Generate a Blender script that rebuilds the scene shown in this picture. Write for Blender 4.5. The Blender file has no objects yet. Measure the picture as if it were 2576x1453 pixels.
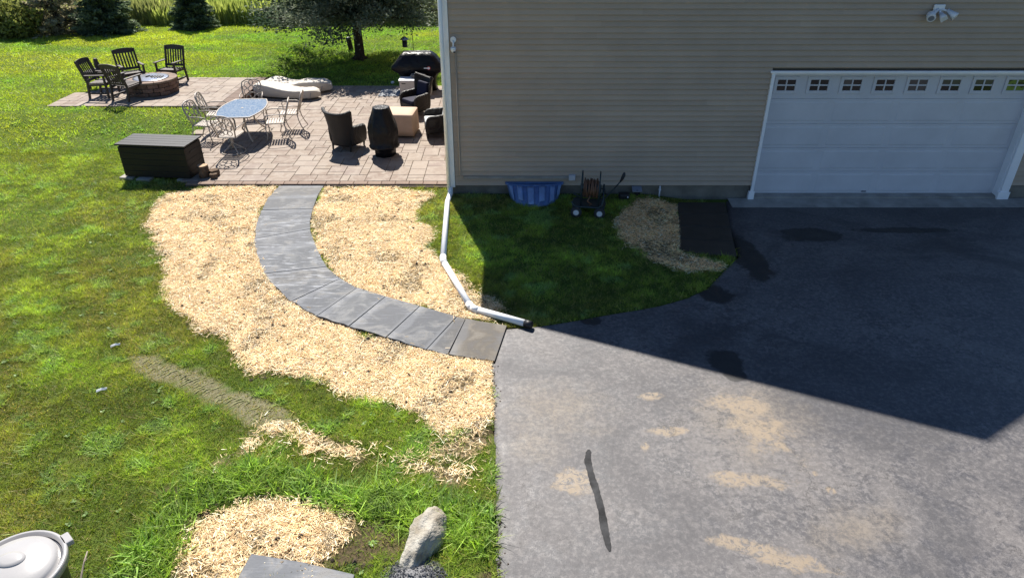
import bpy, bmesh, math, random
import numpy as np
from mathutils import Vector, Matrix

random.seed(7)
rng = np.random.default_rng(11)
R = math.radians
S = bpy.context.scene
COL = S.collection

# ------------------------------------------------------------------ camera, sky, sun, exposure
FPX, CAM_H, PITCH = 1741.0, 5.6, R(30.4)
cam_d = bpy.data.cameras.new('camera')
cam = bpy.data.objects.new('camera', cam_d); COL.objects.link(cam)
cam.location = (0, 0, CAM_H); cam.rotation_euler = (R(90) - PITCH, 0, 0)
cam_d.sensor_width = 36; cam_d.lens = 36 * FPX / 2576; cam_d.clip_start = 0.05; cam_d.clip_end = 1500
S.camera = cam

SUN_EL, SUN_AZ = R(50), R(16.9)            # the sun stands behind the house, a little to the left
w = bpy.data.worlds.new('World'); S.world = w; w.use_nodes = True
nt = w.node_tree; nt.nodes.clear()
sky = nt.nodes.new('ShaderNodeTexSky'); sky.sky_type = 'NISHITA'; sky.sun_disc = False
sky.ozone_density = 7.0; sky.dust_density = .1; sky.sun_elevation = SUN_EL; sky.sun_rotation = -SUN_AZ
bg = nt.nodes.new('ShaderNodeBackground'); bg.inputs[1].default_value = 0.062
wo = nt.nodes.new('ShaderNodeOutputWorld')
nt.links.new(sky.outputs[0], bg.inputs[0]); nt.links.new(bg.outputs[0], wo.inputs[0])
sd = bpy.data.lights.new('sun', 'SUN'); sd.energy = 5.0; sd.angle = R(0.5); sd.color = (1, .95, .87)
sun = bpy.data.objects.new('sun', sd); COL.objects.link(sun); sun.location = (-5, 20, 30)
sun.rotation_euler = Vector((math.cos(SUN_EL) * math.sin(SUN_AZ), -math.cos(SUN_EL) * math.cos(SUN_AZ), -math.sin(SUN_EL))).to_track_quat('-Z', 'Y').to_euler()
S.view_settings.view_transform = 'Standard'; S.view_settings.look = 'None'
S.view_settings.gamma = 1; S.view_settings.use_curve_mapping = False
S.view_settings.exposure = 1.0

# survey helper: where a sight line of the photograph meets the level z
def gp(x, y, z=0.0):
    a = (x - 1288) / FPX; b = (y - 726.4) / FPX
    ry = math.cos(PITCH) - b * math.sin(PITCH); rz = -math.sin(PITCH) - b * math.cos(PITCH)
    t = (z - CAM_H) / rz
    return (a * t, ry * t)
def gpl(pts, z=0.0): return [gp(x, y, z) for x, y in pts]

# ------------------------------------------------------------------ tags
def tag(o, label=None, cat=None, group=None, kind=None):
    if label: o['label'] = label
    if cat: o['category'] = cat
    if group: o['group'] = group
    if kind: o['kind'] = kind
    return o
def thing(name, label, cat, loc=(0, 0, 0), rz=0.0, group=None):
    o = bpy.data.objects.new(name, None); COL.objects.link(o)
    o.location = loc; o.rotation_euler = (0, 0, rz); o.empty_display_size = .1
    return tag(o, label, cat, group)
def copy_tree(o, parent=None):
    c = o.copy(); COL.objects.link(c)
    if parent: c.parent = parent
    for ch in list(o.children): copy_tree(ch, c)
    return c

# ------------------------------------------------------------------ mesh builder
class MB:
    def __init__(s): s.v = []; s.f = []; s.s = []
    def add(s, vs, fs, smooth=False):
        n = len(s.v); s.v += [tuple(p) for p in vs]
        s.f += [tuple(i + n for i in f) for f in fs]; s.s += [smooth] * len(fs); return s
    def box(s, c, d, rot=None):
        x, y, z = d[0] / 2, d[1] / 2, d[2] / 2
        vs = [Vector((sx * x, sy * y, sz * z)) for sz in (-1, 1) for sx, sy in ((-1, -1), (1, -1), (1, 1), (-1, 1))]
        if rot is not None: vs = [rot @ p for p in vs]
        c = Vector(c)
        return s.add([p + c for p in vs], [(3, 2, 1, 0), (4, 5, 6, 7), (0, 1, 5, 4), (1, 2, 6, 5), (2, 3, 7, 6), (3, 0, 4, 7)])
    def bar(s, a, b, wd, th, up=(0, 0, 1)):
        a, b = Vector(a), Vector(b); d = (b - a); L = d.length; d.normalize()
        u = Vector(up); x = d.cross(u)
        if x.length < 1e-4: x = d.cross(Vector((0, 1, 0)))
        x.normalize(); u = x.cross(d)
        m = Matrix((x, d, u)).transposed()
        return s.box((a + b) / 2, (wd, L, th), m)
    def tube(s, pts, r, n=8, closed=False, cap=True):
        pts = [Vector(p) for p in pts]; N = len(pts)
        rs = r if isinstance(r, (list, tuple)) else [r] * N
        vs = []; prev = None
        for i, p in enumerate(pts):
            if closed: d = pts[(i + 1) % N] - pts[i - 1]
            else: d = pts[min(i + 1, N - 1)] - pts[max(i - 1, 0)]
            d.normalize()
            if prev is None:
                x = d.cross(Vector((0, 0, 1)))
                if x.length < 1e-3: x = d.cross(Vector((0, 1, 0)))
            else: x = prev - d * prev.dot(d)
            x.normalize(); prev = x; y = d.cross(x)
            for k in range(n):
                a = 2 * math.pi * k / n; vs.append(p + (x * math.cos(a) + y * math.sin(a)) * rs[i])
        fs = []
        for i in range(N if closed else N - 1):
            j = (i + 1) % N
            for k in range(n):
                l = (k + 1) % n; fs.append((i * n + k, i * n + l, j * n + l, j * n + k))
        s.add(vs, fs, True)
        if cap and not closed:
            b = len(s.v) - len(vs)
            s.f += [tuple(b + k for k in reversed(range(n))), tuple(b + (N - 1) * n + k for k in range(n))]; s.s += [False] * 2
        return s
    def lathe(s, prof, n=24, c=(0, 0, 0), wob=None, smooth=True, sx=1, sy=1):
        vs = []
        for i, (r, z) in enumerate(prof):
            for k in range(n):
                a = 2 * math.pi * k / n; q = r * (wob(a, z) if wob else 1)
                vs.append((c[0] + q * math.cos(a) * sx, c[1] + q * math.sin(a) * sy, c[2] + z))
        fs = []
        for i in range(len(prof) - 1):
            for k in range(n):
                l = (k + 1) % n; fs.append((i * n + k, i * n + l, (i + 1) * n + l, (i + 1) * n + k))
        s.add(vs, fs, smooth)
        b = len(s.v) - len(vs)
        s.f += [tuple(b + k for k in reversed(range(n))), tuple(b + (len(prof) - 1) * n + k for k in range(n))]; s.s += [False] * 2
        return s
    def prism(s, poly, z0, z1, smooth=False):
        n = len(poly)
        vs = [(x, y, z0) for x, y in poly] + [(x, y, z1) for x, y in poly]
        ar = sum(poly[i][0] * poly[(i + 1) % n][1] - poly[(i + 1) % n][0] * poly[i][1] for i in range(n))
        if ar > 0: fs = [tuple(reversed(range(n))), tuple(range(n, 2 * n))] + [(i, (i + 1) % n, n + (i + 1) % n, n + i) for i in range(n)]
        else: fs = [tuple(range(n)), tuple(reversed(range(n, 2 * n)))] + [((i + 1) % n, i, n + i, n + (i + 1) % n) for i in range(n)]
        s.add(vs, fs); return s
    def loft(s, rings, smooth=True, cap=True):
        n = len(rings[0]); vs = [p for r_ in rings for p in r_]; fs = []
        for i in range(len(rings) - 1):
            for k in range(n):
                l = (k + 1) % n; fs.append((i * n + k, i * n + l, (i + 1) * n + l, (i + 1) * n + k))
        s.add(vs, fs, smooth)
        if cap:
            b = len(s.v) - len(vs)
            s.f += [tuple(b + k for k in reversed(range(n))), tuple(b + (len(rings) - 1) * n + k for k in range(n))]; s.s += [False] * 2
        return s
    def grid(s, fn, nu, nv, smooth=True):
        vs = [fn(i / nu, j / nv) for j in range(nv + 1) for i in range(nu + 1)]
        fs = [(j * (nu + 1) + i, j * (nu + 1) + i + 1, (j + 1) * (nu + 1) + i + 1, (j + 1) * (nu + 1) + i) for j in range(nv) for i in range(nu)]
        return s.add(vs, fs, smooth)
    def mesh(s, name, m=None):
        me = bpy.data.meshes.new(name); me.from_pydata(s.v, [], s.f)
        me.polygons.foreach_set('use_smooth', s.s)
        if m: me.materials.append(m)
        me.update(); return me
    def build(s, name, m=None, parent=None, loc=(0, 0, 0), rot=(0, 0, 0), bevel=0, sub=0, solid=0):
        return put(name, s.mesh(name, m), parent, loc, rot, bevel, sub, solid)
def put(name, me, parent=None, loc=(0, 0, 0), rot=(0, 0, 0), bevel=0, sub=0, solid=0):
    o = bpy.data.objects.new(name, me); COL.objects.link(o)
    if parent: o.parent = parent
    o.location = loc; o.rotation_euler = rot
    if solid:
        md = o.modifiers.new('solid', 'SOLIDIFY'); md.thickness = solid; md.offset = -1
    if bevel:
        md = o.modifiers.new('bevel', 'BEVEL'); md.width = bevel; md.segments = 2; md.limit_method = 'ANGLE'; md.angle_limit = R(40)
    if sub:
        md = o.modifiers.new('sub', 'SUBSURF'); md.levels = sub; md.render_levels = sub
    return o

# ------------------------------------------------------------------ numpy helpers
def pip(x, y, poly):
    inside = np.zeros(x.shape, bool); n = len(poly); j = n - 1
    for i in range(n):
        xi, yi = poly[i]; xj, yj = poly[j]
        c = (yi > y) != (yj > y)
        with np.errstate(divide='ignore', invalid='ignore'):
            xx = (xj - xi) * (y - yi) / (yj - yi + 1e-12) + xi
        inside ^= c & (x < xx); j = i
    return inside
_tab = rng.random((256, 256))
def vn(x, y, sc):
    x = np.asarray(x, float) / sc + 91.3; y = np.asarray(y, float) / sc + 47.7
    xi = np.floor(x).astype(int); yi = np.floor(y).astype(int)
    fx = x - xi; fy = y - yi; fx = fx * fx * (3 - 2 * fx); fy = fy * fy * (3 - 2 * fy)
    t = lambda a, b: _tab[a % 256, b % 256]
    return (t(xi, yi) * (1 - fx) + t(xi + 1, yi) * fx) * (1 - fy) + (t(xi, yi + 1) * (1 - fx) + t(xi + 1, yi + 1) * fx) * fy
def fbm(x, y, sc): return (vn(x, y, sc) * 4 + vn(x + 17, y - 9, sc * .47) * 2 + vn(x - 5, y + 23, sc * .21)) / 7
def sm(t): t = np.clip(t, 0, 1); return t * t * (3 - 2 * t)

def poly_mesh(name, V, nv, mat, tint=None, kind=None, label=None, parent=None, cat=None):
    """V: (n, nv, 3) loose triangles or quads, tint: (n,3)"""
    n = len(V); me = bpy.data.meshes.new(name)
    me.vertices.add(n * nv); me.vertices.foreach_set('co', V.astype(np.float32).ravel())
    me.loops.add(n * nv); me.loops.foreach_set('vertex_index', np.arange(n * nv, dtype=np.int32))
    me.polygons.add(n); me.polygons.foreach_set('loop_start', np.arange(0, n * nv, nv, dtype=np.int32))
    me.polygons.foreach_set('loop_total', np.full(n, nv, dtype=np.int32))
    me.update(calc_edges=True)
    if tint is not None:
        a = me.attributes.new('tint', 'FLOAT_COLOR', 'POINT')
        c = np.ones((n * nv, 4), np.float32); c[:, :3] = np.repeat(tint, nv, axis=0); a.data.foreach_set('color', c.ravel())
    me.materials.append(mat)
    o = put(name, me, parent); tag(o, label, cat, None, kind); return o

# ------------------------------------------------------------------ materials
class NG:
    def __init__(s, name):
        s.m = bpy.data.materials.new(name); s.m.use_nodes = True; s.t = s.m.node_tree
        s.b = s.t.nodes['Principled BSDF']; s.o = s.t.nodes['Material Output']
        s.geo = None
    def n(s, t, **k):
        x = s.t.nodes.new('ShaderNode' + t)
        for a, v in k.items(): setattr(x, a, v)
        return x
    def l(s, a, b): s.t.links.new(a, b)
    def pos(s, obj=False):
        if obj: return s.n('TexCoord').outputs['Object']
        if not s.geo: s.geo = s.n('NewGeometry')
        return s.geo.outputs['Position']
    def noise(s, scale, detail=4, rough=.6, dist=0, vec=None, obj=False):
        x = s.n('TexNoise'); x.inputs['Scale'].default_value = scale; x.inputs['Detail'].default_value = detail
        x.inputs['Roughness'].default_value = rough; x.inputs['Distortion'].default_value = dist
        s.l(vec if vec is not None else s.pos(obj), x.inputs['Vector']); return x.outputs['Fac']
    def ramp(s, f, stops):
        x = s.n('ValToRGB'); e = x.color_ramp.elements
        while len(e) < len(stops): e.new(.5)
        for i, (p, c) in enumerate(stops): e[i].position = p; e[i].color = (*c, 1) if len(c) == 3 else c
        s.l(f, x.inputs[0]); return x.outputs[0]
    def mixc(s, f, a, b, mode='MIX'):
        x = s.n('Mix', data_type='RGBA', blend_type=mode)
        for v, k in ((f, 0), (a, 6), (b, 7)):
            if isinstance(v, (int, float)): x.inputs[k].default_value = v
            elif isinstance(v, tuple): x.inputs[k].default_value = (*v, 1)
            else: s.l(v, x.inputs[k])
        return x.outputs[2]
    def mr(s, f, a, b, c=0, d=1, smooth=True):
        x = s.n('MapRange'); x.interpolation_type = 'SMOOTHSTEP' if smooth else 'LINEAR'
        for i, v in enumerate((a, b, c, d)): x.inputs[i + 1].default_value = v
        s.l(f, x.inputs[0]); return x.outputs[0]
    def math(s, op, a, b=0.0):
        x = s.n('Math', operation=op)
        for i, v in enumerate((a, b)):
            if isinstance(v, (int, float)): x.inputs[i].default_value = v
            else: s.l(v, x.inputs[i])
        return x.outputs[0]
    def bump(s, h, st=.3, dist=.01):
        x = s.n('Bump'); x.inputs['Strength'].default_value = st; x.inputs['Distance'].default_value = dist
        s.l(h, x.inputs['Height']); s.l(x.outputs[0], s.b.inputs['Normal'])
    def set(s, col=None, rough=None, spec=None, metal=None):
        for v, k in ((col, 'Base Color'), (rough, 'Roughness'), (spec, 'Specular IOR Level'), (metal, 'Metallic')):
            if v is None: continue
            if isinstance(v, (int, float)): s.b.inputs[k].default_value = v
            elif isinstance(v, tuple): s.b.inputs[k].default_value = (*v, 1)
            else: s.l(v, s.b.inputs[k])
        return s.m
def mat(name, c, rough=.6, var=.25, scale=6, bump=.15, bscale=60, bdist=.004, spec=.4, metal=0, obj=True, rnd=0, c2=None):
    g = NG(name); f = g.noise(scale, 5, obj=obj)
    dk = tuple(x * (1 - var) for x in c); lt = c2 or tuple(min(1, x * (1 + var)) for x in c)
    col = g.ramp(f, [(.3, dk), (.7, lt)])
    if rnd:
        oi = g.n('ObjectInfo'); r = g.mr(oi.outputs['Random'], 0, 1, 1 - rnd, 1 + rnd, False)
        col = g.mixc(1, col, r, 'MULTIPLY')
    if bump: g.bump(g.noise(bscale, 3, obj=obj), bump, bdist)
    return g.set(col, rough, spec, metal)

M = {}
M['siding'] = mat('siding', (.42, .33, .25), .55, .07, 1.3, .12, 40, .002, .3, obj=False, rnd=.05)
M['trim'] = mat('trim_white', (.84, .84, .85), .45, .05, 3, .05, obj=False)
M['corner'] = mat('corner_trim', (.86, .86, .84), .5, .06, 3, .05, obj=False)
M['door'] = mat('garage_door_white', (.57, .57, .6), .45, .06, 2, .05, obj=False)
M['conc'] = mat('concrete', (.3, .28, .25), .85, .25, 3, .4, 50, .006, .2, obj=False)
M['found'] = mat('foundation_concrete', (.17, .155, .13), .9, .35, 2.5, .4, 40, .006, .15, obj=False)
M['roof'] = mat('roof_shingle', (.09, .085, .08), .9, .3, 8, .6, 20, .01, .2, obj=False)
g = NG('glass_dark'); g.b.inputs['Base Color'].default_value = (.01, .011, .013, 1); M['glass'] = g.set(None, .06, .5)
g = NG('glass_lit_interior'); g.b.inputs['Base Color'].default_value = (.085, .075, .072, 1); M['glassg'] = g.set(None, .08, .5)  # grey stands in for the lit garage interior behind the pane
g = NG('glass_lit_lawn_view'); f = g.noise(7, 2, obj=False); M['glassy'] = g.set(g.ramp(f, [(.42, (.03, .03, .028)), (.5, (.16, .22, .05))]), .08, .5)  # green patches stand in for sunlit lawn seen through a back window
M['grey'] = mat('grey_plastic', (.2, .21, .24), .5, .1)
M['lightgrey'] = mat('light_grey_plastic', (.55, .56, .6), .4, .08)
M['white'] = mat('white_plastic', (.75, .76, .78), .35, .05)
M['pvc'] = mat('pvc_white', (.8, .8, .78), .35, .08, 4)
M['black'] = mat('black_plastic', (.015, .015, .017), .5, .2)
M['rubber'] = mat('rubber', (.03, .03, .033), .8, .2)
M['darkmetal'] = mat('dark_green_metal', (.02, .035, .04), .45, .2)
M['hose'] = mat('hose_brown', (.17, .085, .05), .5, .25)
M['wood'] = mat('dark_wood', (.05, .036, .029), .6, .3, 9, .3, 40, .004, .45, rnd=.15)
M['woodbox'] = mat('deck_box_brown', (.0085, .007, .006), .5, .2, 5, .2, 60, .003, .35, rnd=.08)
M['alu'] = mat('cast_aluminium_taupe', (.40, .345, .29), .45, .3, 14, .2, 80, .003, .5)
M['tabletop'] = None
g = NG('table_top'); f = g.noise(9, 3, .5, 2.2, obj=True)
M['tabletop'] = g.set(g.ramp(f, [(.40, (.115, .16, .22)), (.5, (.30, .32, .33)), (.58, (.115, .16, .22))]), .12, .6)  # pale blue marbling stands in for sky mirrored in the glass top
M['cover_black'] = mat('black_vinyl_cover', (.007, .007, .009), .36, .3, 5, .9, 7, .035, .22)
M['cover_tan'] = mat('tan_cover', (.50, .35, .25), .75, .08, 4, .2, 12, .01, .3)
M['cover_white'] = mat('white_cover', (.5, .45, .38), .65, .07, 4, .25, 14, .008, .3)
M['boxwhite'] = mat('resin_box', (.55, .5, .45), .5, .06)
M['cushion_blue'] = mat('cushion_navy', (.008, .008, .028), .85, .2)
M['cushion_grey'] = mat('cushion_grey', (.5, .5, .48), .85, .1)
M['pillow'] = mat('pillow_dark', (.13, .12, .11), .9, .5, 30, .4, 50, .01)
M['red'] = mat('red_print', (.5, .03, .03), .5, .1)
M['matgrey'] = mat('floor_mat', (.26, .27, .28), .8, .1)
g = NG('wicker'); tc = g.pos(True)
wv = g.n('TexWave', bands_direction='Z'); wv.inputs['Scale'].default_value = 26; wv.inputs['Distortion'].default_value = 2.5; wv.inputs['Detail'].default_value = 2; g.l(tc, wv.inputs[0])
wv2 = g.n('TexWave', bands_direction='X'); wv2.inputs['Scale'].default_value = 20; wv2.inputs['Distortion'].default_value = 1.5; g.l(tc, wv2.inputs[0])
hh = g.math('MULTIPLY', wv.outputs['Fac'], wv2.outputs['Fac'])
g.bump(hh, .9, .012); M['wicker'] = g.set(g.ramp(hh, [(.1, (.010, .008, .006)), (.6, (.042, .032, .026))]), .5, .5)
M['bark'] = mat('bark', (.11, .075, .05), .9, .4, 14, .9, 25, .02, .2)
M['cutwood'] = mat('cut_wood', (.42, .28, .17), .85, .3, 12, .3)
M['cap'] = mat('cap_stone', (.2, .14, .105), .8, .14, 8, .3, 60, .004, .3, rnd=.08)
M['capstep'] = mat('step_cap_stone', (.145, .098, .073), .8, .14, 8, .3, 60, .004, .3, rnd=.06)
M['block'] = mat('wall_block', (.17, .105, .078), .85, .35, 9, .8, 18, .02, .25, rnd=.3)
M['steel'] = mat('steel', (.45, .46, .5), .25, .15, metal=.9)
M['rock'] = mat('limestone_rock', (.34, .27, .18), .9, .5, 3.2, .9, 22, .03, .2, obj=True, c2=(.52, .5, .44))
M['trunk'] = mat('trunk_bark', (.05, .038, .03), .95, .4, 9, .9, 14, .03, .1)
M['soilclod'] = mat('clod', (.05, .035, .025), .95, .4, 20)
M['iron'] = mat('iron_rod', (.03, .03, .03), .6, .2)
M['lid'] = mat('lid_grey', (.34, .33, .325), .28, .05, 5, .05)
M['drum'] = mat('drum_navy', (.02, .022, .035), .4, .2)
M['reed'] = mat('twig', (.3, .25, .2), .9, .3, 20)
M['well'] = mat('clear_plastic_sky_tint', (.085, .16, .34), .3, .2, 6, .1, spec=.6)  # blue base colour stands in for sky mirrored by clear plastic
M['wellp'] = mat('panel_plastic_sky_tint', (.17, .27, .48), .3, .2, 6, .1, spec=.6)  # paler blue on the panels, sky reflection put into the colour
M['gravelm'] = mat('crushed_stone', (.17, .17, .175), .8, .45, 60, .3, rnd=.2, obj=False)

# pavers
def paver_mat(name, island):
    g = NG(name)
    src = g.n('NewGeometry').outputs['Random Per Island'] if island else g.n('ObjectInfo').outputs['Random']
    base = g.ramp(src, [(0, (.16, .11, .083)), (.3, (.215, .16, .122)), (.55, (.24, .188, .142)), (.8, (.2, .15, .125)), (1, (.29, .235, .185))])
    n1 = g.noise(4.5, 5, .65, .8); n2 = g.noise(60, 3)
    col = g.mixc(g.mr(n1, .35, .7), base, (.29, .24, .195)); col = g.mixc(g.mr(n2, .55, .8, 0, .45), col, (.10, .07, .055))
    g.bump(n2, .3, .004); return g.set(col, .75, .3)
M['paver'] = paver_mat('paver', False); M['paver_i'] = paver_mat('paver_joined', True)
M['jointsand'] = mat('joint_sand', (.1, .076, .058), .95, .3, 20, .3, obj=False)

M['dust'] = mat('stone_dust', (.05, .048, .045), .95, .2, 20, .3, obj=False)
# bluestone slabs, pale flaky streaks, painted as white glints along the middle stretch
g = NG('bluestone'); oi = g.n('ObjectInfo').outputs['Random']
base = g.ramp(oi, [(0, (.03, .034, .042)), (.25, (.055, .056, .06)), (.45, (.034, .038, .045)), (.65, (.062, .053, .043)), (.85, (.045, .049, .055)), (1, (.07, .069, .07))])
mp = g.n('Mapping'); mp.inputs['Scale'].default_value = (1.3, 11, 1); mp.inputs['Rotation'].default_value = (0, 0, R(-10)); g.l(g.pos(), mp.inputs[0])
n1 = g.noise(2.0, 7, .7, .6, vec=mp.outputs[0]); n2 = g.noise(2.6, 6, .62, 1.2); n3 = g.noise(70, 3); n4 = g.noise(14, 5, .7)
acr = g.n('Attribute', attribute_name='across').outputs['Fac']
dry = g.mr(g.math('ADD', g.math('ABSOLUTE', g.math('SUBTRACT', acr, .56)), g.math('MULTIPLY', n2, .5)), .58, .70, 0, .8)
col = g.mixc(g.mr(n2, .5, .62, 0, .6), base, (.09, .09, .094)); col = g.mixc(dry, col, (.115, .115, .118))
sx_ = g.n('SeparateXYZ'); g.l(g.pos(), sx_.inputs[0]); glint_zone = g.math('MULTIPLY', g.mr(sx_.outputs['Y'], 8.6, 9.8, .25, 1), g.mr(sx_.outputs['Y'], 12.2, 13.2, 1, .2))
col = g.mixc(g.math('MULTIPLY', g.mr(n1, .54, .62, 0, .95), glint_zone), col, (.22, .22, .225)); col = g.mixc(g.math('MULTIPLY', g.mr(sx_.outputs['X'], -1.1, -.5, 0, .9), g.mr(n2, .35, .6, 1, .5)), col, (.062, .042, .021))
col = g.mixc(g.mr(n4, .64, .72, 0, .6), col, (.2, .185, .15)); col = g.mixc(g.mr(n2, .36, .44, .4, 0), col, (.05, .038, .026))
g.bump(g.math('ADD', g.math('MULTIPLY', n1, .8), g.math('MULTIPLY', n3, .25)), .45, .012)
col = g.mixc(1, col, (.95, 1.0, 1.08), 'MULTIPLY'); M['slab'] = g.set(col, g.mr(n2, .36, .6, .52, .68), .35)
g = NG('wet_stone'); n2 = g.noise(4, 5); M['wetslab'] = g.set(g.ramp(n2, [(.3, (.028, .024, .02)), (.7, (.05, .042, .035))]), .5, .4)

# asphalt with dust, sand stains and damp patches
def asphalt():
    g = NG('asphalt'); P = g.pos()
    big = g.noise(.55, 5, .6, .6); mid = g.noise(2.6, 6, .68, .8); fine = g.noise(90, 2, .7); spk = g.noise(17, 6, .82, .3)
    col = g.ramp(big, [(.32, (.042, .042, .046)), (.48, (.074, .072, .074)), (.64, (.108, .103, .1))])
    col = g.mixc(g.mr(mid, .46, .64, 0, .75), col, (.04, .041, .048))
    col = g.mixc(g.math('MULTIPLY', g.mr(spk, .49, .6, 0, .75), g.mr(big, .3, .6, .35, 1)), col, (.15, .144, .14)); col = g.mixc(g.math('MULTIPLY', g.mr(spk, .48, .38, 0, .75), g.mr(mid, .35, .6, .2, 1)), col, (.028, .028, .031))
    col = g.mixc(g.mr(fine, .55, .75, 0, .5), col, (.036, .035, .036))
    wob = g.n('TexNoise'); wob.inputs['Scale'].default_value = 3.2; wob.inputs['Detail'].default_value = 7; wob.inputs['Roughness'].default_value = .7; g.l(P, wob.inputs[0])
    sub = g.n('VectorMath', operation='SUBTRACT'); sub.inputs[1].default_value = (.5, .5, .5); g.l(wob.outputs['Color'], sub.inputs[0])
    def blob(px, py, rx, ry, rot, amt):
        cx, cy = gp(px, py); a = gp(px + rx, py); b = gp(px, py + ry)
        sx = max(abs(a[0] - cx), .03); sy = max(abs(b[1] - cy), .03)
        m = g.n('Mapping', vector_type='TEXTURE'); m.inputs['Location'].default_value = (cx, cy, 0)
        m.inputs['Rotation'].default_value = (0, 0, R(rot)); m.inputs['Scale'].default_value = (sx, sy, 1e3); g.l(P, m.inputs[0])
        ad = g.n('VectorMath', operation='MULTIPLY_ADD'); g.l(sub.outputs[0], ad.inputs[0]); ad.inputs[1].default_value = (amt, amt, 0); g.l(m.outputs[0], ad.inputs[2])
        ln = g.n('VectorMath', operation='LENGTH'); g.l(ad.outputs[0], ln.inputs[0]); return ln.outputs['Value']
    def union(lst, e0, e1, amt):
        r = None
        for b in lst:
            v = g.mr(blob(*b, amt), e0, e1, 1, 0); r = v if r is None else g.math('MAXIMUM', r, v)
        return r
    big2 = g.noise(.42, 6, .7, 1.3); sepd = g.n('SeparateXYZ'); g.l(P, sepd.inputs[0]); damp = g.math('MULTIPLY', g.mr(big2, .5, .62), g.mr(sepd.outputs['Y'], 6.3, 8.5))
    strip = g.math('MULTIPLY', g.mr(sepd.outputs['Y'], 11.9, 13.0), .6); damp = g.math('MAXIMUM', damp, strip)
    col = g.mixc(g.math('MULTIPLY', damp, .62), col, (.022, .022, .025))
    sand = union([(1920, 1090, 75, 75, 20, 0), (1865, 1025, 85, 35, -20, 0), (1880, 1210, 120, 26, -4, 0), (1440, 1205, 65, 38, 0, 0),
                  (1900, 1385, 130, 34, -12, 0), (2010, 1425, 120, 30, -12, 0), (1640, 1000, 40, 12, 0, 0), (1670, 1085, 60, 16, 0, 0), (1620, 1125, 16, 16, 0, 0), (2090, 1235, 14, 14, 0, 0), (2050, 1190, 10, 8, 0, 0)] and
                 [b[:5] for b in [(1920, 1090, 75, 75, 20), (1865, 1025, 85, 35, -20), (1880, 1210, 120, 26, -4), (1440, 1205, 65, 38, 0),
                  (1880, 1375, 110, 30, -12), (1990, 1415, 110, 28, -12), (1640, 1000, 40, 12, 0), (1670, 1085, 60, 16, 0), (1620, 1125, 16, 16, 0), (2090, 1235, 14, 14, 0), (2050, 1190, 10, 8, 0)]], .5, 1.0, 2.6)
    haze = union([(1400, 1030, 150, 90, 0), (1340, 1110, 110, 60, 0), (2150, 1330, 160, 70, 20), (1900, 1060, 160, 120, 0)], -.1, 1.25, 2.2)
    col = g.mixc(g.math('MULTIPLY', g.math('MULTIPLY', haze, g.mr(spk, .4, .56, .35, 1)), .6), col, (.165, .138, .10))
    col = g.mixc(g.math('MULTIPLY', g.math('MULTIPLY', sand, g.mr(g.noise(7, 8, .8, 1.8), .45, .5, .12, 1)), .78), col, (.22, .175, .115))
    wet = union([(1825, 912, 48, 34, 0), (1850, 945, 34, 16, 0), (2040, 580, 85, 22, 0), (2280, 567, 140, 8, 0), (1800, 740, 45, 28, 40), (1490, 808, 30, 14, 20), (1880, 640, 45, 75, 0)], .8, 1.0, 1.5)
    col = g.mixc(g.math('MULTIPLY', wet, .93), col, (.008, .0078, .008))
    vo = g.n('TexVoronoi', feature='DISTANCE_TO_EDGE'); vo.inputs['Scale'].default_value = 1.1
    va = g.n('VectorMath', operation='MULTIPLY_ADD'); g.l(sub.outputs[0], va.inputs[0]); va.inputs[1].default_value = (.7, .7, .7); g.l(P, va.inputs[2]); g.l(va.outputs[0], vo.inputs['Vector'])
    crk = g.math('MULTIPLY', g.mr(vo.outputs['Distance'], 0, .014, 1, 0), g.mr(big, .46, .58))
    col = g.mixc(g.math('MULTIPLY', crk, .75), col, (.02, .019, .019))
    g.bump(g.math('ADD', fine, g.math('MULTIPLY', spk, .6)), .45, .006)
    col = g.mixc(1, col, (1.15, 1.1, 1.09), 'MULTIPLY'); return g.set(col, g.mr(mid, .4, .7, .68, .55), .55)
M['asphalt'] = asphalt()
M['seal'] = mat('crack_sealer', (.036, .036, .037), .75, .75, 4, .5, 60, .006, .12, obj=False)

# plants: colour comes from a per-leaf tint; light passes through the leaf
def leaf_mat(name, trans=.45, gloss=.05, boost=(1, 1, 1)):
    g = NG(name); t = g.t; t.nodes.remove(g.b)
    at = g.n('Attribute', attribute_name='tint'); c = at.outputs['Color']
    c2 = g.mixc(1, c, tuple(v * trans for v in boost), 'MULTIPLY')
    d = g.n('BsdfDiffuse'); tr = g.n('BsdfTranslucent'); gl = g.n('BsdfGlossy'); gl.inputs['Roughness'].default_value = .5; gl.inputs['Color'].default_value = (.6, .6, .6, 1)
    g.l(c, d.inputs[0]); g.l(c2, tr.inputs[0])
    m1 = g.n('AddShader'); g.l(d.outputs[0], m1.inputs[0]); g.l(tr.outputs[0], m1.inputs[1])
    m2 = g.n('MixShader'); m2.inputs[0].default_value = gloss; g.l(m1.outputs[0], m2.inputs[1]); g.l(gl.outputs[0], m2.inputs[2])
    g.l(m2.outputs[0], g.o.inputs[0]); return g.m
M['grass'] = leaf_mat('grass_blade', 1.0, .04, (1.15, 1.2, .6))
M['straw'] = leaf_mat('straw_strand', .25, .06, (1, .95, .8))
M['needle'] = leaf_mat('conifer_needle', .75, .03)
M['reeds'] = leaf_mat('meadow_stalk', .9, .03, (1.1, 1.1, .7))

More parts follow.
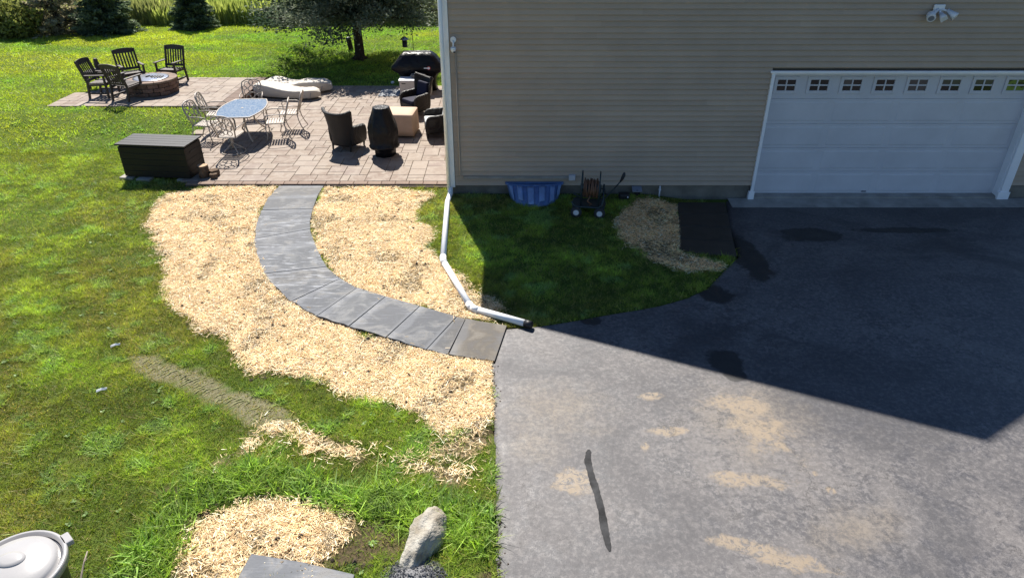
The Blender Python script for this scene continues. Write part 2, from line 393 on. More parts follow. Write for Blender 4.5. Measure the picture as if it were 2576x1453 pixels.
g = NG('lawn_ground'); at = g.n('Attribute', attribute_name='cover'); sp = g.n('SeparateColor'); g.l(at.outputs['Color'], sp.inputs[0])
n1 = g.noise(1.1, 5, .6); n2 = g.noise(22, 5, .7); n3 = g.noise(5, 5, .65)
green = g.ramp(n1, [(.3, (.045, .085, .014)), (.5, (.075, .115, .018)), (.7, (.11, .135, .028))])
green = g.mixc(g.mr(n3, .5, .75, 0, .45), green, (.115, .10, .042)); green = g.mixc(g.mr(n2, .5, .7, 0, .6), green, (.032, .045, .012))
soil = g.ramp(n2, [(.3, (.035, .026, .018)), (.6, (.115, .08, .05))])
strawb = g.ramp(n2, [(.35, (.06, .055, .03)), (.6, (.24, .18, .10))])
trackc = g.ramp(n2, [(.3, (.10, .095, .05)), (.7, (.24, .22, .14))])
col = g.mixc(sp.outputs[0], green, strawb); col = g.mixc(sp.outputs[1], col, trackc); col = g.mixc(sp.outputs[2], col, soil)
g.bump(n2, .8, .03); M['lawn'] = g.set(col, .95, .1)

# ------------------------------------------------------------------ outlines in metres on the ground
STRAW_MAIN = gpl([(540, 474), (425, 490), (385, 530), (374, 565), (398, 600), (400, 640), (425, 690), (440, 760), (500, 830), (580, 862), (605, 900), (650, 945),
                  (700, 930), (790, 955), (870, 985), (980, 1015), (1060, 1040), (1130, 1085), (1200, 1095), (1240, 1040), (1245, 912), (1129, 897), (972, 853), (876, 825), (795, 799), (732, 761), (672, 700), (645, 620), (650, 560), (677, 500), (700, 472)])
STRAW_IN = gpl([(817, 472), (985, 476), (1085, 490), (1040, 520), (1050, 560), (1090, 585), (1062, 620), (1105, 665), (1160, 700), (1200, 745), (1268, 775), (1222, 812), (1147, 800), (1057, 774), (966, 749), (894, 725), (837, 690), (795, 622), (780, 575), (790, 530)])
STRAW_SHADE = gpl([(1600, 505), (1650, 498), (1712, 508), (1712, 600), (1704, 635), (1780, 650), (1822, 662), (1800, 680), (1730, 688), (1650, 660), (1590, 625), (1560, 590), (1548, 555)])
STRAW_LOW = [gpl([(735, 1085), (800, 1080), (880, 1110), (935, 1140), (900, 1165), (830, 1130), (790, 1140)]),
             gpl([(585, 1130), (640, 1110), (660, 1130), (640, 1150), (590, 1158)]), gpl([(515, 1160), (560, 1150), (575, 1165), (520, 1180)]),
             gpl([(1010, 1170), (1100, 1160), (1160, 1190), (1175, 1225), (1120, 1230), (1060, 1200)]), gpl([(1150, 1100), (1210, 1085), (1225, 1120), (1160, 1150), (1090, 1150), (1080, 1120)]),
             gpl([(690, 1050), (760, 1060), (770, 1090), (690, 1100), (640, 1085)])]
STRAW_BED = gpl([(420, 1470), (460, 1400), (480, 1350), (520, 1310), (590, 1275), (660, 1258), (760, 1268), (880, 1298), (890, 1340), (850, 1385), (800, 1440), (790, 1480)])
SOIL = [gpl([(850, 1375), (890, 1305), (990, 1330), (1040, 1360), (1010, 1410), (900, 1420), (800, 1440)]), gpl([(460, 1330), (500, 1290), (540, 1275), (520, 1310), (490, 1345), (450, 1400), (430, 1430)]),
        gpl([(1235, 1050), (1262, 1050), (1262, 1140), (1235, 1150)]), gpl([(660, 1235), (770, 1250), (760, 1275), (660, 1265)]), gpl([(380, 1225), (440, 1210), (450, 1235), (400, 1245)]),
        gpl([(1190, 1440), (1235, 1425), (1230, 1480), (1180, 1480)])]
TRACK = gpl([(315, 893), (399, 890), (465, 928), (532, 948), (589, 976), (644, 996), (740, 1035), (760, 1075), (700, 1100), (620, 1069), (554, 1029), (487, 998), (443, 974), (377, 952), (330, 922)])
TALL = [gpl([(240, 1470), (300, 1400), (380, 1310), (430, 1240), (520, 1180), (640, 1160), (760, 1180), (880, 1230), (880, 1290), (760, 1255), (640, 1250), (540, 1270), (480, 1330), (440, 1420), (420, 1470)]),
        gpl([(880, 1230), (1000, 1220), (1140, 1240), (1250, 1280), (1255, 1420), (1200, 1400), (1120, 1330), (1080, 1290), (1040, 1350), (960, 1310), (880, 1300)])]
DRIVE_L = gpl([(1252, 1453), (1250, 1330), (1246, 1180), (1243, 1040), (1236, 916), (1246, 860), (1262, 824), (1340, 824), (1420, 812), (1500, 797), (1640, 775), (1720, 752), (1780, 725), (1830, 668)]) + [(3.95, 10.7), (4.05, 11.2), (4.2, 12.2), (4.45, 13.36)]
DRIVE = [(-.16, -25), (-.15, 3.0)] + DRIVE_L + [(14, 13.36), (14, -25)]
LANDING = [(2.96, 10.87), (3.92, 10.72), (4.02, 11.2), (4.18, 12.2), (4.35, 13.1), (3.4, 13.1)]
PATIO = [(-6.98, 13.85), (-1.28, 13.78), (-1.28, 22.05), (-7.72, 22.05), (-7.72, 18.9), (-8.05, 18.8), (-8.05, 16.7), (-6.98, 15.25)]
RAISED = [(-12.84, 18.95), (-7.72, 18.95), (-7.72, 22.22), (-11.1, 22.22), (-12.84, 20.2)]
PATH_A = gpl([(703, 471), (677, 500), (657, 537.5), (644.5, 575), (642, 610), (648, 645), (657, 672), (672, 702), (694.5, 728), (734, 763), (795, 799), (876, 825), (972.5, 853.5), (1072, 883.6), (1129, 897), (1245, 914)])
PATH_B = gpl([(815, 471), (801, 493), (787, 532), (780, 562), (782, 588), (795, 622), (810, 655), (823, 677), (852, 702), (894, 727), (966.5, 749.5), (1057, 775), (1147, 801), (1200, 812), (1276, 824)])
PATH = PATH_A + PATH_B[::-1]

def hgt(x, y):
    x = np.asarray(x, float); y = np.asarray(y, float)
    h1 = .25 * sm((-x - 7.9) / .9) * sm((y - 16.4) / 2.3) + .03 * sm((-x - 9) / 3) * sm((y - 16) / 2.5)
    h2 = .27 * sm((-x - 7.3) / .9) * sm((y - 21.7) / .7)
    h = np.maximum(h1, h2) * sm((34 - y) / 8)
    h = h - .13 * sm((x - 2.6) / 1.2) * sm((y - 9.5) / 3.2) * sm((13.6 - y) / .1 + 1)
    near = sm((12.9 - y) / 3) * sm((-.2 - x) / 1.0)
    return h + near * .05 * (fbm(x, y, 1.6) - .5)
def drive_z(x, y): return -.13 * sm((np.asarray(y, float) - 9.5) / 3.2) * sm((np.asarray(x, float) - 2.0) / 1.5) + .012

# ------------------------------------------------------------------ ground
xs = np.concatenate([[-400, -200, -110, -70, -50, -38, -30, -24, -20, -17, -15], np.arange(-13.6, 5.0, .1), np.arange(5, 12.5, .5), [13, 14, 16, 20, 28, 40, 70, 120, 220, 400]])
ys = np.concatenate([[-300, -150, -80, -40, -25, -15, -8, -3, 0, 2], np.arange(2.8, 23.4, .1), [23.8, 24.5, 25.5, 27, 29, 31, 33, 35, 38, 42, 48, 56, 68, 90, 130, 200, 300, 420]])
X, Y = np.meshgrid(xs, ys); Z = hgt(X, Y)
low = pip(X, Y, DRIVE) | pip(X, Y, PATIO) | pip(X, Y, RAISED) | pip(X, Y, LANDING)
Z = Z - .09 * low - .045 * pip(X, Y, PATH)
wx = X + (fbm(X, Y, .5) - .5) * .35; wy = Y + (fbm(X + 40, Y, .5) - .5) * .35
cov = np.zeros((*X.shape, 4), np.float32); cov[..., 3] = 1
for p in [STRAW_MAIN, STRAW_IN, STRAW_SHADE, STRAW_BED] + STRAW_LOW: cov[..., 0] = np.maximum(cov[..., 0], pip(wx, wy, p))
cov[..., 1] = pip(wx, wy, TRACK)
edge = pip(X + .09, Y, STRAW_MAIN) | pip(X - .09, Y, STRAW_MAIN) | pip(X, Y + .09, STRAW_MAIN) | pip(X, Y - .09, STRAW_MAIN)
cov[..., 2] = np.maximum(.8 * (edge & ~pip(X, Y, STRAW_MAIN)) * (fbm(X, Y, .35) > .45), 0)
for p in SOIL: cov[..., 2] = np.maximum(cov[..., 2], pip(wx, wy, p) * .9)
ny, nx = X.shape; me = bpy.data.meshes.new('ground')
me.vertices.add(nx * ny); me.vertices.foreach_set('co', np.stack([X, Y, Z], -1).astype(np.float32).ravel())
ii = (np.arange(ny - 1)[:, None] * nx + np.arange(nx - 1)[None, :]).ravel()
q = np.stack([ii, ii + 1, ii + nx + 1, ii + nx], -1).astype(np.int32)
me.loops.add(q.size); me.loops.foreach_set('vertex_index', q.ravel()); me.polygons.add(len(q))
me.polygons.foreach_set('loop_start', np.arange(0, q.size, 4, dtype=np.int32)); me.polygons.foreach_set('loop_total', np.full(len(q), 4, np.int32))
me.polygons.foreach_set('use_smooth', np.ones(len(q), bool)); me.update(calc_edges=True)
a = me.attributes.new('cover', 'FLOAT_COLOR', 'POINT'); a.data.foreach_set('color', cov.ravel())
me.materials.append(M['lawn']); tag(put('ground', me), kind='structure')

def resamp(pts, n):
    d = [0]
    for a_, b_ in zip(pts, pts[1:]): d.append(d[-1] + math.dist(a_, b_))
    d = np.array(d); t = np.linspace(0, d[-1], n)
    return list(zip(np.interp(t, d, [p[0] for p in pts]), np.interp(t, d, [p[1] for p in pts])))
# driveway: strips between its left edge and far right
dl = sorted([(-.16, -25.0), (-.15, 3.0)] + DRIVE_L, key=lambda p: p[1])
dY = np.array([p[1] for p in dl]); dX = np.array([p[0] for p in dl])
rows = np.concatenate([np.arange(-25, 3, 2), np.arange(3, 13.3, .08), [13.36]])
mb = MB(); vs = []; us = np.concatenate([[0, .004, .01], np.linspace(.03, 1, 30)])
for yy in rows:
    xl = float(np.interp(yy, dY, dX)) + (float(vn(yy, 3.1, .12)) - .5) * .05
    for u in us: xx = xl + (14 - xl) * u; vs.append((xx, yy, float(drive_z(xx, yy)) - (.03 if u == 0 else 0)))
nu = len(us)
mb.add(vs, [(j * nu + i, j * nu + i + 1, (j + 1) * nu + i + 1, (j + 1) * nu + i) for j in range(len(rows) - 1) for i in range(nu - 1)], True)
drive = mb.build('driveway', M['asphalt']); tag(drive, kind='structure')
sl = gpl([(1473, 1133), (1490, 1132), (1488, 1165), (1499, 1195), (1512, 1240), (1525, 1290), (1530, 1340), (1540, 1375), (1530, 1388), (1519, 1370), (1508, 1325), (1502, 1285), (1490, 1230), (1476, 1195), (1470, 1160)])
sc_ = gpl([(1481, 1132), (1478, 1160), (1488, 1200), (1501, 1240), (1513, 1285), (1520, 1330), (1528, 1365), (1534, 1388)]); sc_ = resamp(sc_, 60); lf, rt = [], []
for k, (x, y) in enumerate(sc_):
    wd_ = .034 * (.75 + .5 * float(vn(k, 2.2, 5)) + .25 * random.random()) * min(1, (k + 1) / 3, (60 - k) / 4); lf.append((x - wd_, y, .0165)); rt.append((x + wd_, y, .0165))
mb = MB(); mb.add(lf + rt, [(k, 60 + k, 61 + k, k + 1)[::-1] for k in range(59)]); mb.build('crack_sealer_strip', M['seal'], drive)
# concrete apron before the garage
mb = MB(); mb.add([(4.5, 13.02, -.115), (14, 13.02, -.115), (14, 13.44, -.085), (4.5, 13.44, -.085), (4.9, 13.43, -.05), (10.3, 13.43, -.05), (10.3, 13.7, -.035), (4.9, 13.7, -.035)], [(0, 1, 2, 3), (4, 5, 6, 7)])
mb.box((7.6, 13.435, -.1), (5.4, .02, .098)); tag(mb.build('garage_apron', M['conc']), kind='structure')
# dark wet stone landing
bed = MB(); bed.prism(LANDING, -.25, -.09); land = bed.build('landing', M['jointsand']); tag(land, kind='structure')
def lerp(a, b, t): return (a[0] + (b[0] - a[0]) * t, a[1] + (b[1] - a[1]) * t)
for i in range(4):
    t0, t1 = i / 4 + .003, (i + 1) / 4 - .003
    A = lerp((2.96, 10.87), (3.4, 13.1), t0); B = lerp((3.93, 10.72), (4.35, 13.1), t0); C = lerp((3.93, 10.72), (4.35, 13.1), t1); D = lerp((2.96, 10.87), (3.4, 13.1), t1)
    mb = MB(); mb.prism([A, B, C, D], -.09, -.03 + random.uniform(-.004, .004)); mb.build('stone_slab', M['wetslab'], land, bevel=.008)

# ------------------------------------------------------------------ bluestone path
mb = MB()
def cut(pts, s0, s1, n=5):
    d = [0]
    for a_, b_ in zip(pts, pts[1:]): d.append(d[-1] + math.dist(a_, b_))
    d = np.array(d); t = np.linspace(s0, s1, n)
    return list(zip(np.interp(t, d, [p[0] for p in pts]), np.interp(t, d, [p[1] for p in pts])))
def arcpos(pts, p):
    best = (9, 0); s_ = 0
    for a_, b_ in zip(pts, pts[1:]):
        L = math.dist(a_, b_)
        for k in range(41):
            q_ = lerp(a_, b_, k / 40); dd = math.dist(q_, p)
            if dd < best[0]: best = (dd, s_ + L * k / 40)
        s_ += L
    return best[1]
joints = [((703, 471), (815, 471)), ((678, 499), (801, 496)), ((665, 532), (789, 530)), ((648, 568), (779, 556)), ((644, 604), (780, 580)), ((647, 640), (788, 612)), ((655, 668), (808, 650)),
          ((668, 692), (822, 676)), ((693, 722), (850, 700)), ((734, 763), (856, 706)), ((797, 799), (898, 729)), ((878, 826), (971, 751)), ((972, 853), (1056, 775)), ((1073, 884), (1150, 802)), ((1130, 897), (1172, 806)), ((1245, 914), (1276, 824))]
joints = [joints[i] for i in (0, 1, 2, 3, 4, 5, 7, 8, 9, 10, 11, 12, 13, 14, 15)]
sa = [arcpos(PATH_A, gp(*j[0])) for j in joints]; sb = [arcpos(PATH_B, gp(*j[1])) for j in joints]
bed = MB(); bed.prism(resamp(PATH_A, 40) + resamp(PATH_B, 40)[::-1], -.05, .008); path = bed.build('path', M['dust']); tag(path, kind='structure')
for i in range(len(joints) - 1):
    g0 = .0042
    A = cut(PATH_A, sa[i] + g0, sa[i + 1] - g0, 7); B = cut(PATH_B, sb[i] + g0, sb[i + 1] - g0, 7)
    A = [(x + random.uniform(-.012, .012), y + random.uniform(-.012, .012)) for x, y in A]
    mb = MB(); zt = .042 + random.uniform(-.004, .004); n = len(A)
    mb.add([(*p, z_) for z_ in (.008, zt) for p in A + B], [(2 * n + k, 2 * n + k + 1, 3 * n + k + 1, 3 * n + k) for k in range(n - 1)] + [(k, k + 1, 2 * n + k + 1, 2 * n + k) for k in range(n - 1)] + [(n + k + 1, n + k, 3 * n + k, 3 * n + k + 1) for k in range(n - 1)] + [(n, 0, 2 * n, 3 * n), (n - 1, 2 * n - 1, 4 * n - 1, 3 * n - 1)])
    me = mb.mesh('stone_slab', M['slab']); at_ = me.attributes.new('across', 'FLOAT', 'POINT'); at_.data.foreach_set('value', [k / (n - 1) for _ in range(4) for k in range(n)])
    put('stone_slab', me, path, bevel=.004)

# ------------------------------------------------------------------ patios
def paver_me(wd, dp, h=.05, c=.006):
    m = MB(); a, b = wd / 2, dp / 2
    r = lambda x, y, z: [(-x, -y, z), (x, -y, z), (x, y, z), (-x, y, z)]
    v = r(a, b, 0) + r(a, b, h - c) + r(a - c, b - c, h)
    f = [(0, 1, 5, 4), (1, 2, 6, 5), (2, 3, 7, 6), (3, 0, 4, 7), (4, 5, 9, 8), (5, 6, 10, 9), (6, 7, 11, 10), (7, 4, 8, 11), (8, 9, 10, 11)]
    m.add(v, f); return m
def tile(poly, x0, y0, nx_, ny_, u, zbase, parent, limit, seed):
    rr = random.Random(seed); occ = [[False] * nx_ for _ in range(ny_)]; out = []
    opts = [((3, 2), 5), ((2, 2), 3), ((2, 1), 3), ((3, 3), 1), ((2, 3), 1.5), ((1, 1), .01), ((1, 2), .4)]
    for j in range(ny_):
        for i in range(nx_):
            if occ[j][i]: continue
            c = []
            for (a, b), wgt in opts:
                if i + a <= nx_ and j + b <= ny_ and not any(occ[j + q][i + p] for p in range(a) for q in range(b)): c.append(((a, b), wgt))
            (a, b) = rr.choices([k[0] for k in c], [k[1] for k in c])[0]
            for p in range(a):
                for q in range(b): occ[j + q][i + p] = True
            cx, cy = x0 + (i + a / 2) * u, y0 + (j + b / 2) * u
            if pip(np.array([cx]), np.array([cy]), poly)[0]: out.append((cx, cy, a, b))
    out.sort(key=lambda t: t[1]); cache = {}; rest = MB()
    for k, (cx, cy, a, b) in enumerate(out):
        z = zbase + rr.uniform(-.003, .003)
        if k < limit:
            if (a, b) not in cache: cache[(a, b)] = paver_me(a * u - .008, b * u - .008).mesh('paver', M['paver'])
            put('paver', cache[(a, b)], parent, (cx, cy, z), (rr.uniform(-.004, .004), rr.uniform(-.004, .004), 0))
        else:
            m = paver_me(a * u - .008, b * u - .008); rest.add([(x + cx, y + cy, zz + z) for x, y, zz in m.v], m.f)
    if rest.v: tag(rest.build('pavers', M['paver_i'], parent), kind='stuff')
bed = MB(); bed.prism(PATIO, -.12, .028); patio = bed.build('patio', M['jointsand']); tag(patio, kind='structure')
tile([(-7.05, 14.03), (-1.28, 14.03), (-1.28, 22.1), (-7.72, 22.1), (-7.72, 18.9), (-8.05, 18.8), (-8.1, 16.6), (-7.05, 15.2)], -8.4, 14.03, 39, 45, .18, .012, patio, 275, 3)
bm_ = paver_me(.29, .165).mesh('border_paver', M['cap'])
for k in range(19): put('border_paver', bm_, patio, (-6.82 + k * .298, 13.94, .012 + random.uniform(-.002, .002)))
bed = MB(); bed.prism([(-12.8, 19.0), (-7.8, 19.0), (-7.8, 22.18), (-11.08, 22.18), (-12.8, 20.2)], -.1, .262); raised = bed.build('raised_patio', M['jointsand']); tag(raised, kind='structure')
tile([(-12.84, 18.95), (-8.1, 18.95), (-8.1, 22.25), (-11.1, 22.25), (-12.84, 20.2)], -12.82, 18.97, 26, 18, .18, .25, raised, 290, 5)
m = MB(); m.box((0, 0, 0), (.4, .4, .055)); capm = m.mesh('cap_stone', M['capstep'])
for k in range(8): put('cap_stone', capm, raised, (-7.92, 19.16 + k * .407, .283), bevel=.006)
m = MB(); m.box((0, 0, 0), (.06, .3, .115)); blk = m.mesh('riser_block', M['block'])
for r_ in range(2):
    for k in range(11): put('riser_block', blk, raised, (-7.765 + random.uniform(-.006, .006), 19.1 + (k + .5 * r_) * .305 - .05, .08 + r_ * .12), bevel=.008)
m = MB(); m.box((0, 0, 0), (.3, .06, .115)); blk = m.mesh('riser_block', M['block'])
for r_ in range(2):
    for k in range(14): put('riser_block', blk, raised, (-12.0 + (k + .5 * r_) * .305 - .05, 18.975 + random.uniform(-.006, .006), .08 + r_ * .12), bevel=.008)

# ------------------------------------------------------------------ house
YF = 13.42
house = thing('house', 'tan clapboard house with white corner trim and white garage door', 'house', (0, 0, 0))
def roof_z(x): return 5.37 + .675 * (x + 1.75) if x < 3.375 else 8.83 - .65 * (x - 3.375)
mb = MB()
gable = [(-1.3, .2), (-1.3, roof_z(-1.3) - .15), (3.375, 8.66), (11.2, roof_z(11.2) - .15), (11.2, .2)]
def yprism(m, poly, y0, y1):
    n = len(poly); m.add([(x, y0, z) for x, z in poly] + [(x, y1, z) for x, z in poly], [tuple(range(n))[::-1], tuple(range(n, 2 * n))] + [(i, (i + 1) % n, n + (i + 1) % n, n + i) for i in range(n)])
yprism(mb, gable, YF + .28, 22.4)
mb.box((1.83, YF + .16, 1.6), (6.24, .236, 2.8)); mb.box((10.7, YF + .16, 1.6), (.98, .236, 2.8))
yprism(mb, [(-1.29, 2.56), (-1.29, roof_z(-1.3) - .2), (3.375, 8.6), (11.19, roof_z(11.2) - .2), (11.19, 2.56)], YF + .043, YF + .279)
mb.build('wall', M['siding'], house)
mb = MB(); mb.box((1.83, YF + .15, -.2), (6.2, .2, .8)); mb.box((10.75, YF + .15, -.2), (.95, .2, .8)); mb.box((5, 18, -.3), (12.3, 8.6, .9)); mb.build('foundation', M['found'], house)
# siding boards
EXP = .1035; cacheb = {}
def board(x0, x1, z):
    x0, x1 = round(x0, 2), round(x1, 2)
    L = x1 - x0 - .002
    if L < .05: return
    k = round(L, 2)
    if k not in cacheb:
        m = MB(); prof = [(0.043, -.004), (.0, -.004), (-.001, .0), (.036, EXP + .003), (.043, EXP + .003)]
        n = len(prof); m.add([(0, y, z_) for y, z_ in prof] + [(k, y, z_) for y, z_ in prof], [tuple(range(n)), tuple(range(n, 2 * n))[::-1]] + [(i, n + i, n + (i + 1) % n, (i + 1) % n) for i in range(n)])
        cacheb[k] = m.mesh('siding_board', M['siding'])
    put('siding_board', cacheb[k], house, (x0 + .001, YF, z + random.uniform(-.0015, .0015)))
def run(x0, x1, z):
    x = x0
    first = True
    while x < x1 - .01:
        L = random.uniform(1.2, 3.6) if first else 3.66
        first = False
        e = min(x + L, x1)
        if x1 - e < .5: e = x1
        board(x, e, z); x = e
for r_ in range(84):
    z = .21 + r_ * EXP
    if z < 2.5: run(-1.17, 4.945, z); run(10.30, 11.2, z)
    else:
        zt = z + EXP + .22
        xl = -1.17 if zt < roof_z(-1.17) else -1.75 + (zt - 5.37) / .675
        xr = 11.2 if zt < roof_z(11.2) else 3.375 + (8.83 - zt) / .65
        if xr - xl > .4: run(max(xl, -1.17), xr, z)
mb = MB(); mb.box((-1.245, YF + .006, 2.7), (.14, .05, 5.06)); mb.box((-1.318, YF + .09, 2.7), (.03, .12, 5.06)); mb.build('corner_trim', M['corner'], house, bevel=.004)
# roof
for s_, (xa, xb) in enumerate(((-1.75, 3.375), (3.375, 11.6))):
    za, zb = (5.37, 8.83) if s_ == 0 else (8.83, 8.83 - .65 * 8.225)
    m = MB(); m.add([(x, y, z + d) for d in (0, -.16) for x, z, y in ((xa, za, 13.1), (xb, zb, 13.1), (xb, zb, 22.8), (xa, za, 22.8))], [(0, 1, 2, 3), (7, 6, 5, 4), (0, 4, 5, 1), (1, 5, 6, 2), (2, 6, 7, 3), (3, 7, 4, 0)])
    m.build('roof', M['roof'], house)
# garage frame, door, windows
DX0, DX1, DZ0, DZ1, YD = 5.01, 10.12, -.06, 2.44, YF + .2
mb = MB(); mb.box((4.975, YF + .0, 1.22), (.06, .06, 2.54)); mb.box((10.215, YF + .0, 1.24), (.165, .06, 2.5)); mb.box((7.57, YF - .002, 2.5), (5.32, .064, .04))
mb.box((4.97, YF - .005, -.02), (.12, .07, .2)); mb.box((10.21, YF - .005, -.03), (.24, .07, .2)); mb.build('garage_door_trim', M['trim'], house, bevel=.004)
mb = MB(); mb.box((4.99, YF + .125, 1.2), (.035, .19, 2.52)); mb.box((10.135, YF + .125, 1.2), (.035, .19, 2.52)); mb.box((7.56, YF + .125, 2.46), (5.1, .19, .035)); mb.build('garage_door_jamb', M['trim'], house)
gd = MB(); gd.box((7.565, YD + .03, 1.19), (5.11, .03, 2.5)); gdo = gd.build('garage_door', M['door'], house)
ph = 2.5 / 5
for r_ in range(5):
    m = MB(); m.box((7.565, YD + .004, DZ0 + (r_ + .5) * ph), (5.11, .024, ph - .004)); m.build('door_section', M['door'], gdo, bevel=.002)
for r_ in range(4):
    for c_ in range(4):
        cx = DX0 + (c_ + .5) * 5.11 / 4; cz = DZ0 + (r_ + .5) * ph
        m = MB(); w2, h2 = 5.11 / 8 - .06, ph / 2 - .055; o_ = .007
        fr = [(-w2, -h2), (w2, -h2), (w2, h2), (-w2, h2)]; inr = [(x * .955, z * .87) for x, z in fr]
        m.add([(cx + x, YD - .0075, cz + z) for x, z in fr] + [(cx + x, YD - .0075 - o_, cz + z) for x, z in inr], [(4, 5, 6, 7)] + [(i, (i + 1) % 4, 4 + (i + 1) % 4, 4 + i) for i in range(4)])
        m.build('raised_panel', M['door'], gdo)
for c_ in range(8):
    cx = DX0 + (c_ + .5) * 5.11 / 8; cz = DZ1 - .235; W, Hh = .47, .33
    m = MB()
    for sx in (-1, 1): m.box((cx + sx * (W / 2 - .03), YD - .014, cz), (.06, .03, Hh))
    for sz in (-1, 1): m.box((cx, YD - .013, cz + sz * (Hh / 2 - .03)), (W - .12, .028, .06))
    m.box((cx, YD - .011, cz), (.026, .024, Hh - .12)); m.box((cx, YD - .0125, cz), (W - .122, .024, .026)); m.build('window_frame', M['door'], gdo, bevel=.003)
    for sx in (-1, 1):
        for sz in (-1, 1):
            m = MB(); m.box((cx + sx * .0935, YD - .0095, cz + sz * .0585), (.155, .006, .087))
            gm = 'glass' if c_ < 4 and not (c_ == 2 and sx < 0 and sz > 0) else ('glassy' if c_ == 7 else ('glassg' if (c_ == 4 or sz > 0) else 'glass'))
            m.build('window_pane', M[gm], gdo)
m = MB(); m.box((7.4, YD - .016, DZ0 + .06), (.09, .02, .03)); m.build('door_handle', M['grey'], gdo)

# wall fittings (each hangs on the house: a thing of its own)
t = thing('security_camera', 'small white dome security camera hung on siding beside the corner trim', 'camera', (-1.09, YF - .01, 3.0))
m = MB(); m.tube([(0, 0, .09), (0, -.035, .09)], .055, 20); m.build('mounting_disc', M['white'], t, bevel=.004)
m = MB(); m.tube([(0, -.03, .07), (0, -.06, .03), (0, -.075, -.03)], .016, 10); m.build('arm', M['white'], t)
m = MB(); m.lathe([(.045, .0), (.052, -.02), (.05, -.045), (.04, -.075), (.022, -.098), (.004, -.103)][::-1], 20, (0, -.08, -.03)); m.build('dome', M['white'], t)
m = MB(); m.lathe([(.001, -.022), (.018, -.018), (.02, 0), (.001, .002)], 12, (.018, -.112, -.105)); m.build('lens', M['black'], t)
t = thing('floodlight_camera', 'white twin floodlight with round camera high on siding above garage door', 'floodlight', (7.7, YF - .01, 3.54))
m = MB(); m.box((.04, -.02, .1), (.2, .04, .12)); m.build('mounting_plate', M['white'], t, bevel=.012)
m = MB(); m.tube([(.02, -.03, .08), (-.06, -.09, .02), (-.12, -.14, -.02)], .028, 10); m.tube([(.05, -.03, .07), (.06, -.09, .0)], .018, 8); m.tube([(.08, -.03, .08), (.17, -.08, .06)], .018, 8); m.build('arm', M['white'], t)
m = MB(); m.tube([(-.12, -.1, .0), (-.15, -.2, -.05)], .075, 20); m.build('camera_housing', M['white'], t, bevel=.006)
m = MB(); m.tube([(-.15, -.198, -.049), (-.152, -.206, -.053)], .05, 16); m.build('lens', M['grey'], t)
for a_, b_ in (((.06, -.08, .02), (.08, -.2, -.06)), ((.17, -.07, .07), (.28, -.19, -.03))):
    m = MB(); m.tube([a_, lerp3 if False else ((a_[0] + b_[0]) / 2, (a_[1] + b_[1]) / 2, (a_[2] + b_[2]) / 2), b_], [.035, .055, .085], 4); h_ = m.build('lamp_head', M['white'], t)
t = thing('conduit', 'thin tan conduit running down from the wall camera and along above the foundation', 'conduit')
m = MB(); m.tube([(-1.06, YF - .012, 2.88), (-1.06, YF - .012, .42), (-1.03, YF - .012, .395), (1.16, YF - .014, .385)], .013, 8); m.build('pipe', M['siding'], t)
m = MB(); m.box((.1, YF - .012, .385), (2.2, .03, .05)); m.build('raceway', M['conc'], t)
m = MB(); m.box((1.23, YF - .035, .39), (.13, .07, .11)); m.build('outlet_box', M['lightgrey'], t, bevel=.006)
m = MB(); m.box((10.21, YF - .05, 1.62), (.07, .035, .2)); tag(m.build('keypad', M['grey'], bevel=.006), 'grey keypad on the right jamb of the white garage door', 'keypad')
m = MB(); m.tube([(3.06, YF - .02, .2), (3.06, YF - .02, -.13)], .017, 8); m.box((3.06, YF - .02, .12), (.05, .035, .03)); tag(m.build('wall_pipe', M['lightgrey']), 'thin pale pipe on the foundation left of the wet stone landing', 'pipe')
t = thing('dryer_vent', 'dark hooded vent at the foundation behind the shaded straw', 'vent', (2.58, YF - .03, .0)); m = MB(); m.tube([(0, .06, .1), (0, -.08, .08)], .06, 14); m.build('duct', M['black'], t)
m = MB(); m.add([(-.1, .08, .19), (.1, .08, .19), (.1, -.1, .13), (-.1, -.1, .13), (-.1, .08, .17), (.1, .08, .17), (.1, -.1, .11), (-.1, -.1, .11)], [(0, 1, 2, 3), (7, 6, 5, 4), (0, 3, 7, 4), (1, 5, 6, 2), (3, 2, 6, 7)]); m.build('hood', M['grey'], t)
t = thing('valve_box', 'low black rounded box by the foundation right of the hose cart', 'box', (2.3, 13.22, -.0)); m = MB(); m.box((0, 0, .06), (.22, .18, .12)); m.build('body', M['black'], t, bevel=.03)
m = MB(); m.tube([(.06, -.09, .07), (.06, -.11, .07)], .015, 8); m.build('knob', M['lightgrey'], t)
# window well cover
t = thing('window_well_cover', 'half-round ribbed clear plastic window well cover, sky reflection coloured blue, against the shaded foundation', 'cover', (.46, YF - .02, 0))
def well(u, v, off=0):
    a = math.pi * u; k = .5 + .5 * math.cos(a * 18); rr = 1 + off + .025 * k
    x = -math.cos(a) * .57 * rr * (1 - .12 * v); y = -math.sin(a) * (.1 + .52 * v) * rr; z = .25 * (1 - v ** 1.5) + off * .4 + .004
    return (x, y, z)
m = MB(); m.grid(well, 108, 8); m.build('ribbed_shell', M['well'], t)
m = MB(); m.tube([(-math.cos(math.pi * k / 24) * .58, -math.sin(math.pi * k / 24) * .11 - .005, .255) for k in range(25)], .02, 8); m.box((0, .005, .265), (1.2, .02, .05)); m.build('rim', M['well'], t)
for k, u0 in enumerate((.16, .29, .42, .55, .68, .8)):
    m = MB(); m.grid(lambda u, v: well(u0 + u * .07, .12 + v * (.8 - .1 * (k % 2)), .05), 6, 6); m.build('panel', M['wellp'], t, solid=.006)

